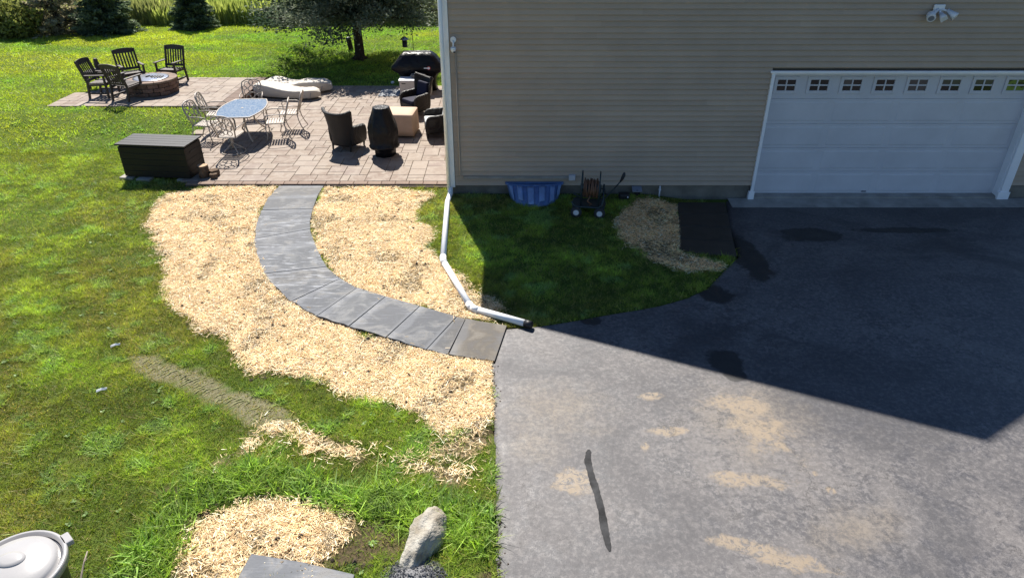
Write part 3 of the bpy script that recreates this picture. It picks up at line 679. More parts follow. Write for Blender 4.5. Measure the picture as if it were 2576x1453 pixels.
# ------------------------------------------------------------------ hose reel cart
def make_cart():
    t = thing('hose_reel_cart', 'dark four wheeled hose reel cart wound with brown hose by the wall', 'hose reel', (1.52, 12.5, 0), R(-8))
    for x, y in ((-.25, -.24), (.2, -.24), (-.25, .24), (.2, .24)):
        m = MB(); pr = [(.06, -.035), (.095, -.035), (.108, -.02), (.108, .02), (.095, .035), (.06, .035)]
        N = 20; rings = []
        for r_, d in pr: rings.append([(x + r_ * math.cos(2 * math.pi * k / N), y + d, .108 + r_ * math.sin(2 * math.pi * k / N)) for k in range(N)])
        m.loft(rings, True, True); wh = m.build('wheel', M['rubber'], t)
        m = MB(); m.tube([(x, y - .038, .108), (x, y + .038, .108)], .058, 16); m.build('hub', M['lightgrey'], wh, bevel=.008)
    m = MB(); m.box((-.02, 0, .2), (.62, .42, .03)); m.tube([(-.3, -.24, .11), (-.3, .24, .11)], .012, 8); m.bar((-.25, 0, .11), (-.25, 0, .2), .3, .02, (1, 0, 0)); m.bar((.2, 0, .11), (.2, 0, .2), .3, .02, (1, 0, 0)); m.build('tray', M['darkmetal'], t, bevel=.008)
    m = MB(); m.tube([(-.34, -.23, .32), (-.32, -.23, .26), (-.25, -.235, .22), (.16, -.235, .215), (.23, -.23, .26), (.25, -.2, .34), (.25, -.06, .58)], .018, 8); m.tube([(-.34, .23, .3), (-.25, .23, .25), (.2, .23, .25), (.25, .2, .36), (.25, .06, .58)], .018, 8); m.build('rail', M['darkmetal'], t)
    for x in (-.17, .17):
        m = MB(); m.tube([(x, -.19, .22)] + [(x, -.19 * math.cos(a), .6 + .25 * math.sin(a)) for a in [math.pi * k / 12 for k in range(13)]] + [(x, .19, .22)], .014, 8)
        m.tube([(x, .23 * math.cos(a), .52 + .23 * math.sin(a)) for a in [2 * math.pi * k / 24 for k in range(24)]], .012, 6, closed=True); m.bar((x, -.22, .52), (x, .22, .52), .025, .02); m.bar((x, 0, .3), (x, 0, .74), .025, .02, (0, 1, 0)); m.build('hoop', M['darkmetal'], t)
    m = MB(); m.tube([(-.2, 0, .52), (.2, 0, .52)], .08, 16); m.build('drum', M['darkmetal'], t)
    pts = []
    for k in range(13 * 24):
        a = 2 * math.pi * k / 24; f = (k / (13 * 24) * 2) % 2; f = f if f < 1 else 2 - f
        rr = .15 + (.025 if k > 150 else 0) + .012 * math.sin(k * .37); pts.append((-.14 + .28 * f + .012 * math.sin(a * 1.3), rr * math.cos(a), .52 + rr * math.sin(a)))
    pts += [(.0, -.2, .42), (-.05, -.22, .34), (.04, -.2, .27), (.0, -.15, .235)]
    m = MB(); m.tube(pts, .013, 6); m.build('hose', M['hose'], t)
    m = MB(); m.bar((.26, 0, .3), (.48, .06, .55), .02, .02); m.tube([(.48, .06, .55), (.56, .08, .66)], .013, 8); h_ = m.build('handle', M['darkmetal'], t)
    m = MB(); m.tube([(.555, .08, .65), (.585, .085, .71), (.61, .09, .78), (.62, .092, .83)], [.018, .03, .034, .018], 10); m.build('grip', M['rubber'], h_)
    m = MB(); m.tube([(.2, 0, .52), (.27, 0, .52), (.28, -.02, .42)], .012, 8); m.tube([(.28, -.02, .42), (.33, -.02, .42)], .016, 8); m.build('crank', M['black'], t)
make_cart()

# ------------------------------------------------------------------ drain pipe on the lawn
t = thing('drain_pipe', 'long bent white plastic drain pipe lying from house corner to driveway', 'drain pipe')
pp = [(-1.27, 13.34, .19), (-1.265, 13.27, .1), (-1.3, 12.9, .058)] ; P1 = gp(1114, 655, .05); P2 = gp(1186, 776, .05); P3 = gp(1328, 818, .05)
m = MB(); m.tube(pp + [(P1[0], P1[1], .058)], .052, 16); m.build('pipe_length', M['pvc'], t)
m = MB(); m.tube([(P1[0], P1[1], .058), (P2[0], P2[1], .058)], .052, 16); m.build('pipe_length', M['pvc'], t)
m = MB(); m.tube([(P2[0], P2[1], .058), (P3[0], P3[1], .075)], .052, 16); m.build('pipe_length', M['pvc'], t)
for A, B_, C_ in ((pp[-1], P1, P2), (P1, P2, P3)):
    d0 = Vector((A[0] - B_[0], A[1] - B_[1], 0)).normalized() * .13; d1 = Vector((C_[0] - B_[0], C_[1] - B_[1], 0)).normalized() * .13; c_ = Vector((B_[0], B_[1], .058))
    m = MB(); m.tube([c_ + d0, c_ + d0 * .35 + d1 * .05, c_ + d1 * .35 + d0 * .05, c_ + d1], .0585, 16); m.build('elbow', M['pvc'], t)
e = Vector((P3[0] - P2[0], P3[1] - P2[1], 0)).normalized(); c_ = Vector((P3[0], P3[1], .075)); m = MB(); m.tube([c_ - e * .05, c_ + e * .06], .057, 16); m.build('end_cap', M['black'], t, label if False else (0, 0, 0))
m = MB(); m.tube([(-1.30, YF - .09, .14), (-1.30, YF - .09, 5.2)], .038, 12); tag(m.build('downspout', M['corner']), 'tall white downspout along the corner trim of the house', 'downspout')

# ------------------------------------------------------------------ wooden armchairs, side table, fire pit on the raised patio
RZ = .302
def make_armchair():
    t = thing('wooden_armchair', '', 'chair')
    W = .29
    for sx in (-1, 1):
        m = MB(); m.bar((sx * W, -.26, 0), (sx * W, -.26, .62), .055, .05, (0, 1, 0)); m.build('leg', M['wood'], t, bevel=.005)
        m = MB(); m.bar((sx * W, .3, 0), (sx * W, .24, .42), .05, .055, (0, 1, 0)); m.bar((sx * W, .238, .42), (sx * W, .42, 1.0), .05, .055, (0, 1, 0)); m.build('leg', M['wood'], t, bevel=.005)
        m = MB(); m.bar((sx * W, -.33, .635), (sx * W, .32, .615), .085, .03); m.build('armrest', M['wood'], t, bevel=.01)
        m = MB(); m.bar((sx * W, -.235, .13), (sx * W, .265, .13), .035, .045); m.build('stretcher', M['wood'], t, bevel=.004)
        m = MB(); m.bar((sx * (W - .002), -.24, .385), (sx * (W - .002), .225, .36), .04, .06); m.build('side_rail', M['wood'], t, bevel=.004)
    m = MB(); m.box((0, -.265, .385), (.53, .03, .08)); m.build('front_rail', M['wood'], t, bevel=.004)
    for k in range(5): m = MB(); m.box((0, -.25 + k * .107, .427 - k * .006), (.55, .09, .022)); m.build('seat_slat', M['wood'], t, bevel=.004)
    b0, b1 = Vector((0, .255, .47)), Vector((0, .415, .985)); d = b1 - b0
    m = MB(); m.bar((-W + .03, b0.y, b0.z), (W - .03, b0.y, b0.z), .07, .03, (0, -1, .3)); m.build('bottom_rail', M['wood'], t, bevel=.004)
    m = MB(); N = 9; rings = []
    for k in range(N):
        x = -W + .0 + 2 * W * k / (N - 1); h = .045 + .03 * math.cos(math.pi * (k / (N - 1) - .5)); rings.append([(x, .385, .9), (x, .415, .893), (x, .44, .96 + h), (x, .41, .967 + h)])
    m.loft(rings, False); m.build('top_rail', M['wood'], t, bevel=.004)
    for k in range(6):
        x = -.205 + k * .082; p = b0 + d * .05; q = b0 + d * .88; m = MB(); m.bar((x, p.y, p.z), (x, q.y, q.z), .045, .018, (0, 1, 0)); m.build('back_slat', M['wood'], t, bevel=.003)
    return t
ch = make_armchair(); grp = 'dark wooden armchairs round the fire pit'
spots = [(-11.72, 20.05, R(88), 'dark wooden armchair at far left of raised patio facing right'), (-10.88, 19.72, R(160), 'dark wooden armchair with its back to the camera nearest the lawn'),
         (-11.38, 21.15, R(40), 'dark wooden armchair behind the side table turned towards the fire pit'), (-10.4, 21.6, R(-8), 'dark wooden armchair directly behind the round fire pit')]
for i, (x, y, a_, lb) in enumerate(spots):
    o = ch if i == 0 else copy_tree(ch); o.location = (x, y, RZ); o.rotation_euler.z = a_; tag(o, lb, 'chair', grp)
t = thing('side_table', 'low dark wooden side table between the armchairs on the raised patio', 'table', (-12.2, 20.98, RZ))
for k in range(5): m = MB(); m.box((0, -.22 + k * .11, .49), (.8, .1, .025)); m.build('top_slat', M['wood'], t, bevel=.004)
for sx in (-1, 1):
    for sy in (-1, 1): m = MB(); m.box((sx * .34, sy * .2, .238), (.05, .05, .476)); m.build('leg', M['wood'], t, bevel=.004)
m = MB(); m.box((0, -.2, .44), (.63, .025, .07)); m.box((0, .2, .44), (.63, .025, .07)); m.build('apron', M['wood'], t)
t = thing('figurine', 'dark carved figurine standing on the wooden side table', 'figurine', (-12.28, 21.0, RZ + .503)); m = MB(); m.lathe([(.075, 0), (.08, .02), (.055, .04), (.07, .1), (.078, .17), (.06, .23), (.062, .26), (.065, .3), (.04, .335)], 14); m.build('body', M['wood'], t)
for sx in (-1, 1): m = MB(); m.lathe([(.014, 0), (.001, .04)], 8, (sx * .035, 0, .32)); m.build('tuft', M['wood'], t)
# fire pit
FP = (-10.52, 20.5)
t = thing('fire_pit', 'round reddish block fire pit with pale cap and steel insert', 'fire pit', (FP[0], FP[1], RZ))
m = MB(); m.lathe([(.6, 0), (.6, .3)], 36); m.build('core', M['jointsand'], t)
for r_ in range(3):
    N = 14
    for k in range(N):
        a0 = 2 * math.pi * (k + .5 * (r_ % 2)) / N + .012; a1 = 2 * math.pi * (k + 1 + .5 * (r_ % 2)) / N - .012; ro = .685 + random.uniform(-.012, .012)
        pl_ = [(ro * math.cos(a0 + (a1 - a0) * q / 3), ro * math.sin(a0 + (a1 - a0) * q / 3)) for q in range(4)] + [(.58 * math.cos(a1 + (a0 - a1) * q / 3), .58 * math.sin(a1 + (a0 - a1) * q / 3)) for q in range(4)]
        m = MB(); m.prism(pl_, .004 + r_ * .112, .108 + r_ * .112); m.build('block', M['block'], t, bevel=.012)
for k in range(12):
    a0 = 2 * math.pi * k / 12 + .006; a1 = 2 * math.pi * (k + 1) / 12 - .006
    pl_ = [(.71 * math.cos(a0 + (a1 - a0) * q / 3), .71 * math.sin(a0 + (a1 - a0) * q / 3)) for q in range(4)] + [(.48 * math.cos(a1 + (a0 - a1) * q / 3), .48 * math.sin(a1 + (a0 - a1) * q / 3)) for q in range(4)]
    m = MB(); m.prism(pl_, .34, .4); m.build('cap_stone', M['cap'], t, bevel=.012)
m = MB(); m.lathe([(.44, .36), (.49, .41), (.485, .418), (.43, .415), (.3, .42), (.05, .425)], 36); m.build('lid', M['steel'], t)
m = MB()
for k in range(4): m.bar((.08 + k * .08, -.12, .432), (.08 + k * .08, .12, .432), .03, .01)
m.tube([(-.12, -.05, .43), (-.05, .06, .445), (.02, -.02, .44), (.03, .08, .43)], .016, 6); m.build('grate', M['black'], t)

# ------------------------------------------------------------------ dining set
PZ = .063
def arc(c, r, a0, a1, n=10, ax=(0, 2), sq=1):
    out = []
    for k in range(n + 1):
        a = R(a0 + (a1 - a0) * k / n); p = list(c); p[ax[0]] += r * math.cos(a); p[ax[1]] += r * math.sin(a) * sq; out.append(tuple(p))
    return out
def make_metal_chair(swivel=False):
    t = thing('metal_chair', '', 'chair'); W = .26
    def bk(x, z): return (x, .2 + (z - .45) * .33 + .1 * x * x, z)
    m = MB(); m.tube([bk(-.2, .43), bk(-.235, .6), bk(-.255, .78), bk(-.225, .9), bk(-.12, .955), bk(0, .965), bk(.12, .955), bk(.225, .9), bk(.255, .78), bk(.235, .6), bk(.2, .43)], .018, 8); m.build('back_frame', M['alu'], t)
    m = MB()
    for cx, cz, r_ in ((-.1, .83, .075), (.1, .83, .075), (0, .72, .085), (-.13, .66, .07), (.13, .66, .07), (0, .57, .07), (-.1, .52, .06), (.1, .52, .06), (0, .88, .06), (-.18, .76, .05), (.18, .76, .05)):
        m.tube([bk(cx + r_ * math.cos(2 * math.pi * k / 12), cz + r_ * math.sin(2 * math.pi * k / 12)) for k in range(12)], .0105, 5, closed=True)
    m.build('back_lattice', M['alu'], t)
    m = MB(); m.tube([(-W + .02, -.24, .43), (W - .02, -.24, .43), (W - .04, .21, .42), (-W + .04, .21, .42)], .013, 6, closed=True); m.build('seat_frame', M['alu'], t)
    for k in range(7): m = MB(); m.box((0, -.205 + k * .064, .436), (.46 - k * .006, .042, .012)); m.build('seat_slat', M['alu'], t)
    for sx in (-1, 1):
        m = MB(); m.tube([bk(sx * .235, .63), (sx * (W + .01), .14, .655), (sx * (W + .03), -.05, .66), (sx * (W + .025), -.2, .645), (sx * (W + .015), -.25, .58), (sx * (W), -.22, .5), (sx * (W - .02), -.23, .44)], .013, 8); m.build('armrest', M['alu'], t)
        if not swivel:
            m = MB(); m.tube([(sx * (W - .02), -.23, .43), (sx * (W), -.25, .3), (sx * (W - .02), -.23, .15), (sx * (W), -.27, .012)], .013, 8); m.build('leg', M['alu'], t)
            m = MB(); m.tube([(sx * (W - .04), .2, .43), (sx * (W - .03), .22, .28), (sx * (W), .27, .14), (sx * (W + .02), .34, .012)], .013, 8); m.build('leg', M['alu'], t)
    if swivel:
        m = MB(); m.tube([(0, 0, .42), (0, 0, .1)], .03, 10); m.build('pedestal', M['alu'], t)
        for k in range(4):
            a = R(45 + 90 * k); m = MB(); m.tube([(.02 * math.cos(a), .02 * math.sin(a), .22), (.15 * math.cos(a), .15 * math.sin(a), .12), (.27 * math.cos(a), .27 * math.sin(a), .014)], .014, 8); m.build('leg', M['alu'], t)
        m = MB(); m.tube([(.27 * math.cos(2 * math.pi * k / 28), .27 * math.sin(2 * math.pi * k / 28), .016) for k in range(28)], .013, 6, closed=True); m.build('base_ring', M['alu'], t)
    else:
        m = MB(); m.tube([(-W, -.24, .2), (0, -.12, .23), (W, -.24, .2)], .009, 6); m.build('stretcher', M['alu'], t)
    return t
TC = (-6.72, 17.15)
cg = 'cast metal chairs round the dining table'; c0 = make_metal_chair(); c1 = make_metal_chair(True)
cs = [(-7.55, 16.75, R(80), 'cast metal chair at the left of the table nearer the deck box'), (-7.6, 17.6, R(97), 'cast metal chair at the left of the table nearer the raised patio'),
      (-6.98, 18.62, R(14), 'cast metal chair at the far end of the table before the white loungers'), (-5.86, 16.95, R(-78), 'cast metal chair at the right of the table nearer the camera'),
      (-5.72, 17.72, R(-84), 'cast metal chair at the right of the table farther from the camera')]
for i, (x, y, a_, lb) in enumerate(cs):
    o = c0 if i == 0 else copy_tree(c0); o.location = (x, y, PZ); o.rotation_euler.z = a_; tag(o, lb, 'chair', cg)
c1.location = (-6.62, 15.88, PZ); c1.rotation_euler.z = R(176); tag(c1, 'swivel metal chair on a ring base at the near end of the table', 'chair', cg)
t = thing('dining_table', 'boat shaped metal dining table with glass top, sky reflection coloured pale blue', 'table', (TC[0], TC[1], PZ), R(3))
def boat(k, s=1, n=10):
    out = []
    for i in range(n): v = -1 + 2 * i / n; out.append(((.40 + .17 * (1 - v * v)) * s, v * .82 * s))
    for i in range(n): v = -1 + 2 * i / n; out.append((.40 * s * (1 - 2 * i / n), (.82 + .03 * (1 - v * v)) * s))
    for i in range(n): v = 1 - 2 * i / n; out.append((-(.40 + .17 * (1 - v * v)) * s, v * .82 * s))
    for i in range(n): v = -1 + 2 * i / n; out.append((-.40 * s * (1 - 2 * i / n), -(.82 + .03 * (1 - v * v)) * s))
    return out
m = MB(); m.prism(boat(0, .95), .685, .7); m.build('tabletop', M['tabletop'], t)
m = MB(); m.tube([(x, y, .69) for x, y in boat(0, .975)], .018, 8, closed=True); m.build('rim', M['alu'], t)
for sx in (-1, 1):
    for sy in (-1, 1): m = MB(); m.tube([(sx * .16, sy * .5, .68), (sx * .12, sy * .4, .5), (sx * .13, sy * .38, .3), (sx * .22, sy * .5, .12), (sx * .3, sy * .6, .012)], .022, 8); m.build('leg', M['alu'], t)
m = MB(); m.tube([(-.13, -.38, .3), (0, 0, .36), (.13, .38, .3)], .012, 6); m.tube([(.13, -.38, .3), (0, 0, .36), (-.13, .38, .3)], .012, 6); m.lathe([(.03, .7), (.028, .706)], 12); m.build('brace', M['alu'], t)

# ------------------------------------------------------------------ white covered loungers
def lounger(name, label, cx, cy, L, W, rz, hs, sh):
    t = thing(name, label, 'lounger', (cx, cy, PZ), rz, 'white covered loungers on the patio')
    rings = []; N = 30; K = 20
    for i in range(N + 1):
        u = i / N; x = -L / 2 + L * u; e = min(1, (u / .1)) ** .5 if u < .1 else (min(1, (1 - u) / .13) ** .5 if u > .87 else 1)
        wd = W / 2 * e * (1 - .12 * math.cos(u * 2 * math.pi * 1.2)); h = hs(u) * (.55 + .45 * e); z0 = .03 + .05 * (1 - e); off = sh * math.sin(u * math.pi * 2)
        ring = []
        for k in range(K):
            a = 2 * math.pi * k / K; ca, sa = math.cos(a), math.sin(a); p = .3
            yy = math.copysign(abs(ca) ** p, ca) * wd; zz = (math.copysign(abs(sa) ** p, sa) + 1) / 2
            tp = 1 - .12 * (1 - zz)
            ring.append((x, yy * tp + off + .006 * math.sin(k * 3.1 + i * 1.7), z0 + zz * (h - z0) + .004 * math.sin(i * 2.3 + k)))
        rings.append(ring)
    m = MB(); m.loft(rings); m.build('cover', M['cover_white'], t)
    m = MB()
    m.box((-L * .3, 0, .0175), (.08, W * .5, .035)); m.box((L * .28, 0, .0175), (.08, W * .5, .035)); m.build('foot', M['black'], t)
    m = MB(); m.tube([(L * .405, -W * .46 + sh * math.sin(.905 * 6.283), .03), (L * .407, -W * .5 + sh * math.sin(.907 * 6.283), .15), (L * .405, -W * .36, .235)], .008, 6); m.build('strap', M['grey'], t)
    return t
lounger('covered_lounger', 'nearer of two long white covered loungers lying low on the patio', -6.72, 20.78, 2.1, .62, R(-7), lambda u: .42 - .11 * math.sin(max(0, (u - .1)) * math.pi * .9) ** 2 - .06 * u, .05)
lounger('covered_lounger', 'farther white covered lounger beside the lawn with a dip in its top', -6.6, 21.62, 2.2, .66, R(-8), lambda u: .33 - .12 * math.exp(-((u - .4) / .16) ** 2) + .02 * u, .08)

# ------------------------------------------------------------------ deck storage box, stump, bark
t = thing('storage_box', 'large dark brown plank storage box at the near corner of the patio', 'storage box', (-7.66, 14.55, 0), R(-6))
BW, BD, BH = 1.5, .68, .75
bz = .065
m = MB(); m.box((0, 0, bz + BH / 2), (BW - .06, BD - .06, BH - .08)); m.build('liner', M['black'], t)
for k in range(5):
    z = bz + .075 + k * .132; tpr = 1 - .0
    m = MB(); m.box((0, -BD / 2 + .015, z), (BW, .03, .1305)); m.build('front_plank', M['woodbox'], t, bevel=.006)
    m = MB(); m.box((0, BD / 2 - .015, z), (BW, .03, .1305)); m.build('back_plank', M['woodbox'], t, bevel=.006)
    for sx in (-1, 1): m = MB(); m.box((sx * (BW / 2 - .015), 0, z), (.03, BD - .062, .1305)); m.build('side_plank', M['woodbox'], t, bevel=.006)
for k in range(5): m = MB(); m.box((0, -.296 + k * .148, bz + BH - .03), (BW + .07, .144, .035)); m.build('lid_plank', M['woodbox'], t, bevel=.006)
m = MB(); m.box((BW / 2 + .002, 0, bz + .54), (.012, .3, .03)); m.build('handle_slot', M['black'], t)
for x, y, dx in ((-.72, -.3, .05), (-.3, -.36, 0), (.6, -.3, 0)): m = MB(); m.box((x, y, .03), (.3, .2, .058)); m.build('support_pad', M['conc'], t)
t = thing('log_stump', 'short cut log standing on the patio beside the storage box', 'log', (-6.72, 14.3, PZ)); m = MB(); m.lathe([(.12, 0), (.115, .1), (.112, .25)], 18, wob=lambda a, z: 1 + .07 * math.sin(3 * a) + .04 * math.sin(7 * a + 1)); m.build('bark', M['bark'], t)
m = MB(); m.lathe([(.104, .251), (.1, .257)], 18, wob=lambda a, z: 1 + .07 * math.sin(3 * a)); m.build('cut_face', M['cutwood'], t)
for (x, y, s_, lb) in ((-6.52, 14.36, .1, 'chunk of split firewood leaning by the cut log'), (-6.48, 14.2, .075, 'small splintered piece of firewood right of the cut log')):
    m = MB(); m.loft([[(s_ * c * random.uniform(.7, 1.2), s_ * d * random.uniform(.6, 1.2), z) for c, d in ((-1, -.8), (0, -1), (1, -.6), (.9, .7), (0, 1), (-.9, .6))] for z in (0, s_ * .6, s_ * 1.3)], False); tag(m.build('firewood', M['bark'], None, (x, y, PZ)), lb, 'firewood')

# ------------------------------------------------------------------ wicker armchairs
def make_wicker(cush):
    t = thing('wicker_chair', '', 'chair')
    # back: curved high wing shell, thick
    def shell(u, v, th):
        x = -1 + 2 * u; ww = .27 + .11 * v; z = .12 + .83 * v - .05 * (1 - x * x) * v ** 3 + .03 * abs(x) ** 6 * v ** 3
        y = .22 + .16 * v ** 1.5 - .13 * abs(x) ** 3.0 * (.6 + .6 * v) + th
        return (x * (ww + (th > .02) * .0), y, z)
    N, K = 22, 12; front = [[shell(i / N, j / K, 0) for i in range(N + 1)] for j in range(K + 1)]; back = [[shell(i / N, j / K, .065) for i in range(N + 1)] for j in range(K + 1)]
    m = MB(); m.loft([front[j] + back[j][::-1] for j in range(K + 1)], True); m.build('backrest', M['wicker'], t)
    m = MB(); m.tube([(p[0] * 1.0, p[1] + .033, p[2] + .006) for p in front[K]], .042, 8); m.build('top_roll', M['wicker'], t)
    for sx in (-1, 1):
        m = MB(); rings = []
        for k in range(8):
            v = k / 7; y = .24 - .58 * v; zt = .62 - .05 * v - (.08 if k == 7 else 0); xo = .30 + .05 * math.sin(v * 2.2)
            rings.append([(sx * (xo - .035), y, .12), (sx * (xo + .035), y, .12), (sx * (xo + .05), y, zt - .05), (sx * (xo + .03), y, zt), (sx * (xo - .04), y, zt), (sx * (xo - .055), y, zt - .05)][::sx])
        m.loft(rings); m.build('armrest', M['wicker'], t, sub=1)
        m = MB(); m.tube([(sx * .27, -.3, 0), (sx * .285, -.3, .14)], [.02, .028], 8); m.build('leg', M['wicker'], t)
        m = MB(); m.tube([(sx * .25, .24, 0), (sx * .25, .22, .16)], [.02, .028], 8); m.build('leg', M['wicker'], t)
    m = MB(); m.box((0, -.06, .23), (.56, .56, .2)); m.build('seat_base', M['wicker'], t, bevel=.02)
    m = MB(); m.box((0, -.09, .385), (.5, .5, .1)); m.build('seat_cushion', cush, t, bevel=.035)
    m = MB(); m.box((0, .0, 0), (.44, .09, .42)); m.build('back_cushion', cush, t, (0, .205, .63), (R(-14), 0, 0), bevel=.035)
    return t
wg = 'brown wicker armchairs round the fire table'
o = make_wicker(M['cushion_blue']); o.location = (-3.98, 16.2, PZ); o.rotation_euler.z = R(158); tag(o, 'brown wicker armchair turned away with its woven back to the camera', 'chair', wg)
o = make_wicker(M['cushion_blue']); o.location = (-2.62, 19.1, PZ); o.rotation_euler.z = R(-48); tag(o, 'wicker wing chair with navy cushions in front of the white deck box', 'chair', wg)
o = make_wicker(M['cushion_grey']); o.location = (-1.86, 17.2, PZ); o.rotation_euler.z = R(-80); tag(o, 'wicker armchair with pale grey cushion half hidden by the house corner', 'chair', wg)

# ------------------------------------------------------------------ covered heater, covered fire table, grill, deck box
t = thing('covered_chiminea', 'black vinyl covered chiminea standing on the patio between wicker chairs', 'covered chiminea', (-2.99, 15.7, PZ))
m = MB(); m.lathe([(.235, .0), (.24, .12), (.25, .16), (.335, .2), (.345, .26), (.315, .29), (.325, .42), (.34, .55), (.335, .66), (.285, .82), (.235, .96), (.205, 1.08), (.19, 1.13), (.17, 1.135)], 40,
                  wob=lambda a, z: 1 + (.05 if z < .62 else .075) * math.sin(7 * a + 5 * z) * (1 if z < 1 else .2) + .03 * math.sin(12 * a - 7 * z) * (1 if z < 1.05 else 0)); m.build('cover', M['cover_black'], t)
m = MB(); m.lathe([(.2, .001), (.2, .03)], 20, (0, 0, 0)); m.build('base', M['black'], t)
t = thing('covered_fire_table', 'square tan fabric cover over a low fire table among wicker chairs', 'covered table', (-2.82, 17.32, PZ), R(-4))
def tanring(s, z, wv_=0): return [(x * s * (1 + wv_ * math.sin(9 * y)), y * s * (1 + wv_ * math.sin(8 * x)), z) for x, y in [(.38 * math.copysign(abs(math.cos(a)) ** .1, math.cos(a)), .38 * math.copysign(abs(math.sin(a)) ** .1, math.sin(a))) for a in [2 * math.pi * (k + .5) / 32 for k in range(32)]]]
m = MB(); m.loft([tanring(1.03, .05, .02), tanring(1.02, .2, .012), tanring(1.0, .5), tanring(.995, .565), tanring(.97, .575), tanring(.5, .58)]); m.build('cover', M['cover_tan'], t)
m = MB(); m.box((0, 0, .028), (.5, .5, .056)); m.build('base', M['black'], t)
t = thing('covered_grill', 'large barbecue grill under a black cover by the lawn edge', 'grill', (-2.86, 21.75, PZ)); t.scale = (1.05, 1.05, 1.07)
def gr(wd, dp, z, sag=0): return [(wd * math.copysign(abs(math.cos(a)) ** .4, math.cos(a)), dp * math.copysign(abs(math.sin(a)) ** .4, math.sin(a)), z + sag * math.cos(2 * a) + .008 * math.sin(11 * a)) for a in [2 * math.pi * (k + .5) / 36 for k in range(36)]]
m = MB(); m.loft([gr(.52, .27, .0), gr(.5, .26, .2), gr(.52, .27, .38), gr(.6, .3, .48), gr(.78, .35, .58), gr(.79, .36, .66), gr(.7, .34, .74), gr(.52, .27, .95), gr(.42, .2, 1.03), gr(.36, .14, 1.045)]); m.build('cover', M['cover_black'], t)
m = MB(); m.tube([(0, -.002, 0), (0, .002, 0)], .05, 20); m.build('emblem', M['red'], t, (.33, -.358, .66), (R(-8), 0, 0)); m = MB(); m.tube([(0, -.006, 0), (0, .0, 0)], .034, 16); m.box((-.075, -.001, .0), (.13, .004, .028)); m.build('emblem_text_bar', M['white'], t, (.33, -.36, .66), (R(-8), 0, 0))
t = thing('deck_box', 'pale resin deck box in front of the covered grill', 'storage box', (-2.9, 21.13, PZ)); m = MB(); m.box((0, 0, .21), (.93, .42, .42)); m.build('body', M['boxwhite'], t, bevel=.015)
m = MB(); m.box((0, 0, .445), (.98, .46, .04)); m.build('lid', M['white'], t, bevel=.01)
for sx in (-1, 1): m = MB(); m.box((sx * .34, -.212, .36), (.12, .008, .025)); m.build('handle_slot', M['black'], t)
m = MB(); m.lathe([(.02, -.07), (.2, -.05), (.24, 0), (.2, .05), (.02, .07)], 20, (0, 0, .0), sx=1.05, sy=.6); tag(m.build('pillow', M['pillow'], None, (-2.82, 21.2, PZ + .525), (R(8), 0, 0)), 'dark patterned pillow lying on the pale deck box', 'pillow')
m = MB(); m.box((-3.72, 21.25, PZ + .006), (.62, .8, .012)); tag(m.build('floor_mat', M['matgrey']), 'flat grey mat on the pavers left of the pale deck box', 'mat')

# ------------------------------------------------------------------ garden things
t = thing('bird_feeder_pole', 'thin black shepherd hook pole standing in lawn behind the grill', 'pole', (-3.35, 24.4, 0)); m = MB(); m.tube([(0, 0, 0), (0, 0, 1.15), (-.02, 0, 1.32), (-.1, 0, 1.42), (-.22, 0, 1.4), (-.28, 0, 1.3)], .011, 8); m.build('hook', M['iron'], t)
m = MB(); m.tube([(-.02, 0, .05), (0, 0, .06), (.12, 0, .05), (.12, 0, -.0)], .008, 6); m.build('foot_peg', M['iron'], t)
t = thing('bird_feeder', 'dark lantern shaped bird feeder with shiny roof hanging from the hook', 'bird feeder', (-3.63, 24.4, .79)); m = MB(); m.lathe([(.09, 0), (.095, .02), (.085, .03), (.085, .24)], 14); m.build('body', M['black'], t)
m = MB(); m.lathe([(.15, .24), (.145, .255), (.05, .33), (.01, .345)], 16); m.build('roof', M['steel'], t); m = MB(); m.tube([(0, 0, .34), (0, 0, .51)], .005, 6); m.build('hanger', M['iron'], t)
t = thing('stump_post', 'short dark leaning wooden post left of the spruce trunk', 'post', (-6.28, 27.9, 0)); m = MB(); m.tube([(.03, 0, -.02), (0, 0, .2), (-.03, 0, .4)], [.1, .095, .095], 12); m.build('post', M['trunk'], t); m = MB(); m.lathe([(.11, 0), (.1, .05), (.04, .075)], 12, (-.03, 0, .395)); m.build('cap', M['darkmetal'], t)
m = MB(); m.lathe([(.02, 0), (.06, .03), (.05, .07), (.01, .09)], 8, wob=lambda a, z: 1 + .3 * math.sin(3 * a)); tag(m.build('paper_scrap', M['white'], None, (-3.85, 22.6, 0)), 'small white scrap on the lawn edge left of the deck box', 'scrap')

for px_, py_, lb in ((291, 871, 'crumpled white scrap lying on the lawn left of the tire track'), (257, 985, 'tiny pale scrap in the grass below the tire track')):
    x_, y_ = gp(px_, py_); m = MB(); m.loft([[(-.06, -.02, .03), (-.06, .02, .04), (-.05, .0, .05)], [(0, -.025, .05), (0, .02, .055), (.01, .0, .07)], [(.06, -.015, .035), (.06, .02, .045), (.07, 0, .05)]], False); tag(m.build('paper_scrap', M['white'], None, (x_, y_, float(hgt(x_, y_)) - .01), (0, 0, .4)), lb, 'scrap')
